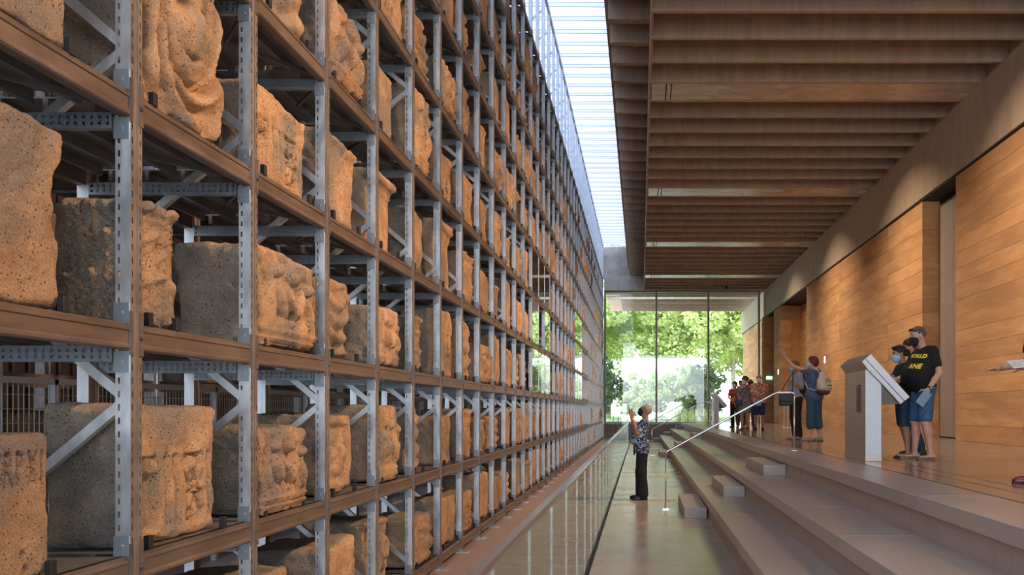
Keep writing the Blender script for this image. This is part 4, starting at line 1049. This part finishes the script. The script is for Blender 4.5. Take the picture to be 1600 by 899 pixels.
def dots_mat(name, base, dot, scale):
    m = bpy.data.materials.new(name); m.use_nodes = True; N = m.node_tree.nodes; L = m.node_tree.links; b = N['Principled BSDF']; b.inputs['Roughness'].default_value = .85
    t = N.new('ShaderNodeTexCoord'); v = N.new('ShaderNodeTexVoronoi'); v.inputs['Scale'].default_value = scale; L.new(t.outputs['Object'], v.inputs['Vector'])
    cr = N.new('ShaderNodeValToRGB'); cr.color_ramp.interpolation = 'CONSTANT'; L.new(v.outputs['Distance'], cr.inputs[0])
    cr.color_ramp.elements[0].color = (*dot,1); cr.color_ramp.elements[1].position = .28; cr.color_ramp.elements[1].color = (*base,1); L.new(cr.outputs[0], b.inputs['Base Color']); return m

# 1. man photographing the rack, on the low floor; faces the rack (-x)
floral_blue = pattern_mat('blue_floral_shirt', (.012,.028,.085), [(.10,.17,.30),(.48,.54,.62)], 17, .49)
ST = floral_blue
J = dict(pelvis=(-.0,0,.95), waist=(.05,0,1.10), chest=(.015,0,1.25), upper=(-.04,0,1.37), neck=(-.055,0,1.45), head=(-.055,0,1.605), shL=(-.03,.175,1.385), shR=(-.03,-.175,1.385),
         elL=(.08,.25,1.20), elR=(.11,-.23,1.25), wrL=(.185,.085,1.46), wrR=(.20,-.085,1.49), knL=(.02,.09,.50), knR=(.03,-.09,.50), anL=(-.02,.09,.085), anR=(.03,-.10,.085), hiL=(.0,.09,.91), hiR=(.0,-.09,.91))
c = person('grey-haired man in blue floral shirt and black mask photographing the rack', (.03,14.76,0), PI, 1.72, .0085, SK2, J, belly=.045, broad=1.05, legr=1.05, heads=(0,.38),
    top=dict(m=floral_blue, sleeve=.72, hem=-.13, flare=True), bottom=dict(m=black_c, len=1.93, loose=.034), shoes=dict(m=pmat('black_leather',(.01,.01,.01),rough=.35)), hair=dict(m=pmat('grey_hair',(.30,.27,.25),(.42,.39,.36),rough=.9,scale=40), fz=.095, infl=.0, th=.001), mask=black_c,
    hands=dict(L=dict(d=(.12,-.10,1), pn=(0,-1,0), curl=.45), R=dict(d=(.10,.10,1), pn=(0,1,0), curl=.45)), glasses=True)
ph = empty('mobile_phone', (-.205,14.76,1.635), PI, 'dark mobile phone held up by the man in the floral shirt', 'phone')
MB().box(-.005,.005,-.075,.075,-.04,.04,.003).build('phone_body', pmat('phone_black',(.02,.02,.02),rough=.2), ph); MB().box(-.0062,-.005,-.070,.070,-.036,.036).build('screen', pmat('phone_screen',(.55,.6,.65),rough=.1), ph); MB().tube([(.005,.055,.02),(.008,.055,.02)],.008,8).build('camera_lens', M['black'], ph)
w_ = MB().tube([c['A']['wrL']+np.array([-.005,.0,-.02])+.030*np.array([math.cos(a),math.sin(a),0]) for a in np.linspace(0,2*PI,13)], .006, 6).build('bracelet', M['white'], c['root'])
MB().box(.125,.16,.02,.12,.80,.95,.008).build('belt_pouch', black_c, c['root'])

# 2. man in black t-shirt by the near lectern, faces left
J = dict(head=(.075,0,1.605), neck=(.0,0,1.455), waist=(.02,0,1.10), upper=(-.03,0,1.39), shL=(-.03,.20,1.395), shR=(-.03,-.20,1.395), elL=(-.085,.28,1.12), wrL=(.06,.27,.91), elR=(.06,-.26,1.12), wrR=(.28,-.18,1.05),
         knL=(.03,.11,.50), anL=(-.04,.12,.085), knR=(.06,-.11,.50), anR=(.06,-.13,.085))
tee = pmat('black_tshirt', (.006,.006,.007), (.010,.010,.011), rough=.9, scale=10)
c = person('heavy man in black t-shirt with yellow letters and denim shorts at near lectern', (3.72,10.95,UP), PI+.12, 1.77, .0085, SK, J, belly=.13, broad=1.12, heads=(0,-.22),
    top=dict(m=tee, sleeve=.62, hem=-.10), bottom=dict(name='shorts', m=denim, len=.86, loose=.02), shoes=dict(m=pmat('taupe_sandal',(.16,.12,.09),rough=.6), high=False, sole=pmat('sandal_sole',(.2,.15,.1),rough=.8)),
    hair=dict(m=pmat('brown_grey_hair',(.07,.045,.035),(.15,.11,.09),rough=.9,scale=50), fz=.085, infl=.0, th=.001), mask=black_c, legr=1.08, hands=dict(L=dict(curl=.75, pn=(-.2,-1,0))))
A = c['A']; hp = c['hp']
o = MB()
for q in (-1,1): o.tube([hp(.08+.0*math.cos(a), q*.035+.026*math.cos(a), .085+.016*math.sin(a)) for a in np.linspace(0,2*PI,11)], .006, 5)
lens = MB().bar(hp(.074,-.056,.098), hp(.074,.056,.098), .008, .026, tuple(c['R'][:,0])); sg = lens.build('sunglasses', pmat('dark_lens',(.01,.01,.012),rough=.1), c['root'])
MB().tube([hp(.085,.060,.085), hp(.02,.088,.075), hp(-.06,.082,.055)], .004, 6).tube([hp(.085,-.060,.085), hp(.02,-.088,.075), hp(-.06,-.082,.055)], .004, 6).build('temple_arm', M['black'], sg)
d = (A['wrL']-A['elL']); d /= np.linalg.norm(d); e1 = np.cross(d,[0,1,0]); e1 /= np.linalg.norm(e1); e2 = np.cross(d,e1); wc = A['wrL']-d*.02
wt = MB().tube([wc+.033*(e1*math.cos(a)+e2*math.sin(a)) for a in np.linspace(0,2*PI,17)], .009, 6).build('watch_strap', M['black'], c['root'])
MB().tube([wc+np.array([0,.034,0]), wc+np.array([0,.046,0])], .022, 14).build('watch_case', M['black'], wt); MB().tube([wc+np.array([0,.046,0]), wc+np.array([0,.048,0])], .015, 14).build('watch_face', pmat('watch_face',(.35,.42,.40),rough=.3), wt)
# yellow lettering wrapped on the shirt
bvh = BVHTree.FromPolygons([v.co.copy() for v in c['top'].data.vertices], [tuple(p.vertices) for p in c['top'].data.polygons])
def letter_on(ctx, txt, size, az, z, name, m, roll=0, shear=.2):
    cu = bpy.data.curves.new(name, 'FONT'); cu.body = txt; cu.size = size; cu.align_x = 'CENTER'; cu.align_y = 'CENTER'; cu.shear = shear; cu.resolution_u = 3; cu.offset = .0035; cu.space_character = 1.06
    t = bpy.data.objects.new(name, cu); COL.objects.link(t); dg = bpy.context.evaluated_depsgraph_get(); me = bpy.data.meshes.new_from_object(t.evaluated_get(dg)); bpy.data.objects.remove(t)
    import bmesh
    bm = bmesh.new(); bm.from_mesh(me); bmesh.ops.triangulate(bm, faces=bm.faces)
    for _ in range(2):
        es = [e for e in bm.edges if e.calc_length() > .018]
        if es: bmesh.ops.subdivide_edges(bm, edges=es, cuts=1); bmesh.ops.triangulate(bm, faces=bm.faces)
    g = bmesh.ops.extrude_face_region(bm, geom=bm.faces[:])
    ext = set(v for v in g['geom'] if isinstance(v, bmesh.types.BMVert))
    dirv = Vector((math.cos(az), math.sin(az), 0)); lat = Vector((-math.sin(az), math.cos(az), 0))
    for v in bm.verts:
        u, w = v.co.x, v.co.y; u, w = u*math.cos(roll)-w*math.sin(roll), u*math.sin(roll)+w*math.cos(roll)
        org = Vector((A['chest'][0]-.03,0,z+w))+lat*u+dirv*.6; hit = bvh.ray_cast(org, -dirv, 1.2)
        base = hit[0] if hit[0] else org-dirv*.42
        v.co = base+dirv*(.0025 if v in ext else -.003)
    bmesh.ops.recalc_face_normals(bm, faces=bm.faces); bm.to_mesh(me); bm.free(); me.materials.clear(); me.materials.append(m); return ob(name, me, ctx['root'])
yel = pmat('yellow_print', (.75,.62,.03), rough=.7)
az = .62
letter_on(c, 'WORLD', .068, az, 1.335*1.011, 'shirt_lettering', yel, -.06); letter_on(c, 'ANE', .085, az, 1.215, 'shirt_lettering', yel, -.06)
bk = empty('booklet', (3.62,10.64,UP+.80), .1, 'pale blue folded booklet held by the man in black at his thigh', 'booklet')
b_ = MB().bar((-.06,0,-.08),(.06,0,.08),.006,.12,(0,1,0)).build('cover', pmat('pale_blue_cover',(.16,.30,.38),rough=.4), bk); MB().bar((-.058,0,-.078),(.058,0,.078),.003,.118,(0,1,0)).build('pages', M['white'], bk)

# 3. boy touching the lectern
J = dict(head=(.06,0,1.63), shL=(0,.175,1.40), shR=(0,-.175,1.40), elL=(.14,.20,1.20), wrL=(.34,.14,1.27), elR=(.12,-.20,1.20), wrR=(.33,-.12,1.30), knL=(.0,.10,.50), anL=(-.04,.10,.085), knR=(-.02,-.09,.50), anR=(-.12,-.10,.085))
c = person('dark-haired boy in black top and pale blue mask touching the near lectern', (3.58,11.35,UP), PI, 1.52, .0085, SK2, J, broad=.88, heads=(0.1,-.25),
    top=dict(m=tee, sleeve=.6, hem=-.08), bottom=dict(name='shorts', m=denim_dk, len=.86, loose=.02), shoes=dict(m=pmat('dark_slipper',(.02,.02,.03),rough=.6), high=False),
    hair=dict(m=pmat('dark_brown_hair',(.018,.010,.008),(.04,.022,.016),rough=.8,scale=40), style='tousled', front=.025, low=-.03, infl=.0, th=.008), mask=pmat('blue_mask',(.28,.56,.74),rough=.8), hands=dict(L=dict(curl=.3, pn=(0,-.3,-1), d=(1,-.1,.1)), R=dict(curl=.3, pn=(0,.3,-1), d=(1,.1,.1))))
# 4. woman behind them
J = dict(head=(.06,0,1.63), elL=(.12,.22,1.18), wrL=(.36,.15,1.22), elR=(.10,-.22,1.18), wrR=(.30,-.14,1.18), knL=(.05,.09,.50), anL=(.06,.10,.085), knR=(-.02,-.09,.50), anR=(-.16,-.09,.085))
c = person('dark-haired woman in sleeveless black top reaching to the lectern behind the boy', (3.93,12.0,UP), PI, 1.67, .0095, SK, J, heads=(0,-.35), fem=True,
    top=dict(m=tee, sleeve=0.0, hem=-.08, neck=-.01), bottom=dict(name='jeans', m=denim_dk, len=1.9), shoes=dict(m=pmat('dark_slipper2',(.02,.02,.02),rough=.6)),
    hair=dict(m=M['dark_brown_hair'], style='bun', infl=.0, th=.006), mask=black_c, hands=dict(L=dict(curl=.3, pn=(0,-.3,-1), d=(1,-.1,-.1))))
MB().tube([c['A']['wrL']+np.array([-.02,0,0])+.030*np.array([0,math.cos(a),math.sin(a)]) for a in np.linspace(0,2*PI,13)], .006, 6).build('bracelet', M['black'], c['root'])

# 5. woman with backpack, arm raised
navy_dots = dots_mat('navy_dotted_blouse', (.035,.075,.16), (.25,.34,.48), 42)
hd5 = 2.35
J = dict(head=(.05,0,1.625), shL=(.02,.185,1.43), elL=(.33,.30,1.56), wrL=(.50,.34,1.76), elR=(.02,-.24,1.14), wrR=(.16,-.20,.93), knL=(.02,.10,.50), anL=(.02,.11,.085), knR=(-.0,-.11,.50), anR=(-.05,-.13,.085))
c = person('woman with short dark red hair and cream backpack pointing up towards the rack', (3.60,17.25,UP), hd5, 1.76, .010, SK, J, broad=1.05, belly=.03, heads=(.35,.15), fem=True, legr=1.12,
    top=dict(name='blouse', m=navy_dots, sleeve=1.1, hem=-.10, flare=True), bottom=dict(name='cropped_jeans', m=pmat('teal_denim',(.015,.055,.10),(.035,.09,.15),rough=.85,scale=20), len=1.42, loose=.02), shoes=dict(m=pmat('beige_shoe',(.30,.24,.18),rough=.6)),
    hair=dict(m=pmat('dark_red_hair',(.075,.014,.012),(.13,.025,.018),rough=.7,scale=40), style='bob', front=.05, low=-.05, infl=.002, th=.008), mask=M['blue_mask'], hands=dict(L=dict(curl=.1, spread=.6, d=(.35,.05,1), pn=(0,-1,0))))
s = c['s']; cream = pmat('cream_canvas', (.42,.38,.32), (.52,.47,.40), rough=.9, scale=20)
bp = empty('backpack', (3.60,17.25,UP), hd5, 'cream canvas drawstring backpack with brown base on the woman pointing up', 'backpack')
pr = [('cap', np.array([-.235,-.08,1.13]), np.array([-.235,.08,1.13]), .115, .115, .05, ''), ('cap', np.array([-.225,-.07,1.25]), np.array([-.225,.07,1.25]), .10, .10, .05, ''), ('cap', np.array([-.19,-.03,1.38]), np.array([-.19,.03,1.38]), .055, .055, .05, '')]
o = sdf_obj('bag_body', pr, .011, cream, bp); 
pr = [('cap', np.array([-.315,-.07,1.10]), np.array([-.315,.07,1.10]), .06, .06, .03, '')]
po = sdf_obj('front_pocket', pr, .011, cream, bp); MB().tube([(-.372,-.08,1.15),(-.383,0,1.16),(-.372,.08,1.15)], .006, 6).build('zip', M['black'], po)
sdf_obj('bag_base', [('cap', np.array([-.23,-.09,1.045]), np.array([-.23,.09,1.045]), .085, .085, .03, '')], .011, pmat('brown_leather',(.07,.035,.03),rough=.6), bp)
MB().tube([(-.345,-.10,1.235),(-.335,0,1.25),(-.345,.10,1.235)], .006, 6).tube([(-.25,-.13,1.29),(-.35,0,1.28),(-.25,.13,1.29)], .006, 6).build('drawstring', M['black'], bp)
for q in (-1,1): MB().tube([(-.17,q*.05,1.42),(-.07,q*.10,1.53),(.04,q*.115,1.50),(.135,q*.12,1.38),(.14,q*.15,1.24),(.03,q*.20,1.10),(-.15,q*.14,1.05)], .013, 6).build('shoulder_strap', cream, bp, smooth=True)

# 6. man beside her with shoulder bag
J = dict(head=(.04,0,1.63), elR=(.03,-.25,1.16), elL=(-.02,.24,1.14), wrL=(.14,.16,1.24), wrR=(.08,-.22,.93))
c = person('man in pale blue shirt and dark suit trousers beside the pointing woman', (3.42,18.3,UP), PI+.3, 1.73, .011, SK2, J, heads=(.1,.2), belly=.04,
    top=dict(m=pmat('pale_blue_shirt',(.30,.36,.46),rough=.85), sleeve=.8, hem=-.06), bottom=dict(m=black_c, len=1.95), shoes=dict(m=M['beige_shoe']), hair=dict(m=M['brown_grey_hair'], front=.0, infl=.0), mask=M['blue_mask'])
jk = sdf_obj('jacket', [('cap', np.array([-.05,.17,1.40]), np.array([-.06,.20,1.08]), .065, .085, .03, ''), ('cap', np.array([-.09,-.1,1.38]), np.array([-.10,-.1,1.0]), .07, .08, .03, ''), ('cap', np.array([-.09,.1,1.38]), np.array([-.10,.1,1.0]), .07, .08, .03, '')], .012, black_c, c['root'])
bg_ = empty('shoulder_bag', (3.15,18.05,UP+.74), 0, 'black leather shoulder bag hanging beside the man in pale blue shirt', 'bag')
MB().box(-.15,.15,-.06,.06,0,.25,.025).build('bag_body', pmat('black_bag',(.012,.012,.013),rough=.45), bg_); MB().box(-.152,.152,-.075,-.055,.09,.255,.01).build('flap', M['black_bag'], bg_)
MB().tube([(-.13,0,.24),(-.02,0,.46),(.16,.05,.72)], .010, 6).tube([(.14,0,.24),(.15,.03,.5),(.17,.06,.72)], .010, 6).build('strap', M['black_bag'], bg_, smooth=True)

# 7. group waiting by the far window
J0 = dict(elL=(.06,.23,1.16), wrL=(.20,.06,1.08), elR=(.06,-.23,1.16), wrR=(.20,-.05,1.05))
c = person('bald man in orange floral shirt and navy shorts with white mask, in the waiting group', (3.73,26.2,UP), -PI/2-.15, 1.76, .013, SK2, J0, belly=.04, broad=1.08, heads=(0,0),
    top=dict(m=pattern_mat('orange_floral_shirt',(.62,.48,.33),[(.60,.13,.05),(.05,.03,.03),(.65,.46,.28)],11,.48), sleeve=.75, hem=-.08, flare=True), bottom=dict(name='shorts', m=pmat('navy_cotton',(.012,.03,.10),rough=.85), len=.88, loose=.025), shoes=dict(m=pmat('dark_shoe',(.015,.015,.02),rough=.6)), mask=pmat('white_mask',(.75,.76,.78),rough=.8), group='visitors waiting by the far window')
MB().box(.20,.205,-.09,.06,.78,.98).build('leaflet', pmat('pale_leaflet',(.3,.36,.42),rough=.6), c['root'])
J1 = dict(elL=(-.02,.22,1.14), wrL=(.03,.20,.9), elR=(.03,-.22,1.14), wrR=(.14,-.10,.98))
c = person('woman in short grey dress with navy bag and white mask, in the waiting group', (3.32,26.5,UP), -PI/2-.35, 1.70, .013, SK, J1, heads=(-.5,0), fem=True, broad=1.05,
    top=dict(name='dress_top', m=pmat('grey_dress',(.20,.18,.175),(.25,.23,.22),rough=.9,scale=20), sleeve=.55, hem=-.1, neck=-.03), bottom=dict(name='dress_skirt', m=M['grey_dress'], skirt=True, hem=.06), shoes=dict(m=pmat('tan_boot',(.30,.13,.05),rough=.6)),
    hair=dict(m=pmat('auburn_hair',(.05,.018,.015),(.10,.035,.03),rough=.8,scale=30), style='curly', infl=.006), mask=M['white_mask'], group='visitors waiting by the far window')
b = empty('handbag', (3.10,26.33,UP+.78), 0, 'small navy handbag carried by the woman in the grey dress', 'bag')
MB().box(-.12,.12,-.05,.05,0,.20,.03).build('bag_body', pmat('navy_leather',(.01,.015,.06),rough=.5), b); MB().tube([(-.10,-.03,.18),(.05,-.06,.42),(.30,-.03,.68)], .010, 6).tube([(.10,-.03,.18),(.2,-.05,.4),(.31,-.02,.68)], .010, 6).build('strap', M['navy_leather'], b, smooth=True)
c = person('person in red top and dark trousers at the left of the waiting group', (3.47,30.6,UP), -PI/2-.5, 1.68, .014, SK, J0, heads=(-.2,0), fem=True,
    top=dict(m=pmat('red_cloth',(.50,.018,.02),rough=.85), sleeve=.5, hem=-.06), bottom=dict(m=black_c, len=1.9), shoes=dict(m=M['dark_shoe']), hair=dict(m=M['dark_brown_hair'], style='bob', infl=.001), mask=M['blue_mask'], group='visitors waiting by the far window')
c = person('person in tan clothes half hidden behind the woman in grey dress', (3.62,30.0,UP), -PI/2, 1.70, .014, SK2, {}, heads=(.2,0),
    top=dict(m=pmat('tan_cloth',(.20,.12,.08),rough=.85), sleeve=.6), bottom=dict(m=pmat('brown_cloth',(.10,.06,.04),rough=.85), len=1.9), shoes=dict(m=M['beige_shoe']), hair=dict(m=M['dark_brown_hair'], style='tousled', infl=.001), group='visitors waiting by the far window')
c = person('dark-haired person in black top and jeans between the grey dress and the floral shirt', (3.83,29.0,UP), PI/2, 1.68, .014, SK2, {}, heads=(.2,0),
    top=dict(m=tee, sleeve=.7), bottom=dict(m=denim_dk, len=1.9), shoes=dict(m=pmat('dark_red_shoe',(.12,.01,.015),rough=.5)), hair=dict(m=M['dark_brown_hair'], style='curly', infl=.002), group='visitors waiting by the far window')
# 8. visitor cut by the right edge of the frame: hand with leaflet, toe of a red shoe
J = dict(shL=(.0,.185,1.41), elL=(.08,.20,1.12), wrL=(.22,.12,1.05), elR=(.08,-.2,1.12), wrR=(.32,-.16,1.06), toeL=(1,.1,0), anL=(-.0,.10,.085), anR=(.04,-.10,.085), knL=(.02,.10,.5), knR=(.05,-.1,.5))
c = person('visitor cut by the right frame edge, red shoes, one hand over a leaflet', (3.50,7.2,UP), PI, 1.68, .010, SK, J, fem=True,
    top=dict(m=tee, sleeve=.6), bottom=dict(m=black_c, len=1.85), shoes=dict(m=pmat('red_shoe',(.16,.006,.015),rough=.3)), hair=dict(m=M['dark_brown_hair'], style='bob'), hands=dict(R=dict(d=(1,.1,-.05), pn=(0,.2,-1), curl=.25), L=dict(d=(1,.1,.1), pn=(0,.2,-1), curl=.4)))
lf = empty('leaflet', (3.20,7.04,UP+1.035), .15, 'white leaflet held out at the right edge of the frame', 'leaflet')
MB().bar((-.09,0,-.012),(.09,0,.012),.15,.002,(0,1,.35)).build('sheet', M['white'], lf)
MB().bar((-.088,0,.004),(.088,0,.020),.13,.002,(0,1,.5)).build('printed_sheet', pmat('printed_paper',(.45,.42,.40),(.75,.72,.74),rough=.5,scale=30), lf)
# ------------------------------------------------------------------ outside the end window
ground = struct(MB().box(-70, 70, 45.4, 140, -.4, UP-.12).build('floor', mat('pale_gravel', (.62,.60,.52), (.78,.76,.68), rough=.9, scale=.6)))
struct(MB().box(-70, 70, -90, -9.05, -.4, -.02).build('floor', bpy.data.materials['pale_gravel']))
g_ = MB().box(-60, 60, 58, 110, UP-.12, UP-.105).build('lawn', mat('grass_green', (.16,.24,.06), (.30,.38,.12), rough=.95, scale=2)); tag(g_, 'bright lawn under the trees outside the window', 'lawn')
def leaf_mat(n, a, b):
    m = mat(n, a, b, rough=.6, scale=1.1, detail=3, coords='Object'); 
    N = m.node_tree.nodes; L = m.node_tree.links; p = N['Principled BSDF']; t = N.new('ShaderNodeBsdfTranslucent'); mx = N.new('ShaderNodeMixShader'); mx.inputs[0].default_value = .45
    L.new(p.inputs['Base Color'].links[0].from_socket, t.inputs[0]); L.new(p.outputs[0], mx.inputs[1]); L.new(t.outputs[0], mx.inputs[2]); L.new(mx.outputs[0], N['Material Output'].inputs[0]); return m
LM = [leaf_mat('leaves_light', (.46,.56,.18), (.70,.76,.36)), leaf_mat('leaves_mid', (.30,.42,.15), (.50,.60,.27)), leaf_mat('leaves_dark', (.06,.13,.05), (.13,.22,.08))]
BARK = mat('pale_bark', (.42,.38,.32), (.60,.56,.48), rough=.9, scale=3)
rl = np.random.RandomState(11)
def leaves(cs, n, size):
    """cs: clump centres+radii (k,4)"""
    k = len(cs); w = cs[:,3]**2; idx = rl.choice(k, n, p=w/w.sum()); d = rl.normal(size=(n,3)); d /= np.linalg.norm(d,axis=1,keepdims=True)
    r = cs[idx,3]*(.72+.30*rl.rand(n)); c = cs[idx,:3]+d*r[:,None]*np.array([1,1,.8]); a = rl.normal(size=(n,3)); a /= np.linalg.norm(a,axis=1,keepdims=True); b = np.cross(a, rl.normal(size=(n,3))); b /= np.linalg.norm(b,axis=1,keepdims=True)
    s = size*(.6+.8*rl.rand(n))[:,None]; V = np.stack([c-a*s, c+b*s*.55, c+a*s, c-b*s*.55],1).reshape(-1,3); return V, np.arange(4*n).reshape(-1,4)
def tree(x, y, ht, cr, lm, n, lb, nm='broadleaf_tree', low=.28, trunk=.25, size=.2, grp='trees outside the end window'):
    r_ = empty(nm, (x,y,UP-.1), 0, lb, 'tree' if nm.endswith('tree') else 'shrub', grp)
    cs = []
    for _ in range(46):
        d = rl.normal(size=3); d /= np.linalg.norm(d); rr = rl.rand()**.45
        zc = ht*(low+1)/2; cs.append([d[0]*cr*rr, d[1]*cr*rr, zc+d[2]*ht*(1-low)/2*rr, cr*(.20+.16*rl.rand())])
    cs = np.array(cs); V, Q = leaves(cs, n, size); o = ob('crown', fast_mesh('crown', V, Q, lm, False), r_); o['kind'] = 'stuff'
    t = MB().tube([(0,0,0),(.1,0,ht*low),(.0,.1,ht*.6)], trunk, 10, trunk*.5)
    for i in range(4): c = cs[i*3]; t.tube([(.05,0,ht*(low+.05*i)),(c[0]*.5,c[1]*.5,(c[2]+ht*low)/2+.3),tuple(c[:3])], trunk*.4, 7, trunk*.1)
    t.build('trunk', BARK, r_, smooth=True)
T_ = [(-6.5,66,14,5.5,LM[0],15000,'tall light green tree at the left of the window view'), (0.8,70,15,5.5,LM[0],17000,'broad yellow-green tree in the middle of the window view'), (7.5,68,14,5.2,LM[0],15000,'light green tree right of the middle mullion'),
      (13.5,64,14,5.0,LM[0],15000,'light green tree beside the exterior wall'), (-3.0,78,18,7.5,LM[1],16000,'large mid-green tree in the back row, left'), (6.5,80,19,8,LM[1],16000,'large mid-green tree in the back row, centre'), (16,80,18,8,LM[1],16000,'large mid-green tree in the back row, right'), (-14,78,18,8,LM[1],14000,'large mid-green tree in the back row, far left')]
for a in T_: tree(*a)
tree(-2.6,55,4.2,1.6,LM[2],5000,'dark green shrub at the lower left of the window','leafy_shrub',.05,.06,.12,'shrubs outside the window'); tree(4.6,60,4.0,1.5,LM[2],4500,'dark green shrub right of the white slab, near the mullion','leafy_shrub',.05,.06,.12,'shrubs outside the window')
tree(1.2,60,3.6,1.2,LM[1],3500,'small green shrub in front of the white slab','leafy_shrub',.1,.05,.12,'shrubs outside the window'); tree(3.4,61,4.4,1.5,LM[1],4500,'taller green shrub before the white slab','leafy_shrub',.08,.06,.12,'shrubs outside the window'); tree(9.3,60,3.5,1.5,LM[1],3500,'green shrub behind the far lectern','leafy_shrub',.05,.06,.12,'shrubs outside the window')
tree(-.6,60.5,3.3,1.1,LM[1],3500,'low green shrub at the left end of the white slab','leafy_shrub',.1,.05,.12,'shrubs outside the window')
# white slab added in place of a reflection in the window glass
o = MB().box(-1.45,4.95,63,63.3,UP-.1,5.5,.02).build('reflection_slab', mat('reflection_white', (.82,.84,.85), rough=.8)); tag(o, 'white slab imitating a reflection in the glass, behind the shrubs outside the window', 'wall')
gr = []
for (cx, cy) in ((-3.2,50.5),(-2.6,51),(2.3,50.8),(2.9,51.2),(3.3,50.6),(4.0,51)):
    r_ = empty('grass_tuft', (cx,cy,UP-.12), 0, None, 'grass', 'grass tufts outside the window'); r_['label'] = 'tuft of pale green grass outside the window, %s' % ('farthest left','second from the left','just right of the first mullion','right beside it','third right of the mullion','farthest right')[len(gr)]; gr.append(r_)
    b = MB()
    for _ in range(70):
        a = rl.uniform(0,6.28); l = rl.uniform(.2,.5); h_ = rl.uniform(.5,1.0); p = np.array([rl.normal()*.12, rl.normal()*.12, 0]); q = p+[math.cos(a)*l*.4, math.sin(a)*l*.4, h_*.7]; e = p+[math.cos(a)*l, math.sin(a)*l, h_]
        w = np.array([-math.sin(a), math.cos(a), 0])*.012; b.add([p-w,p+w,q+w,q-w,e], [(0,1,2,3),(3,2,4)])
    o = b.build('blades', LM[0], r_); o['kind'] = 'stuff'
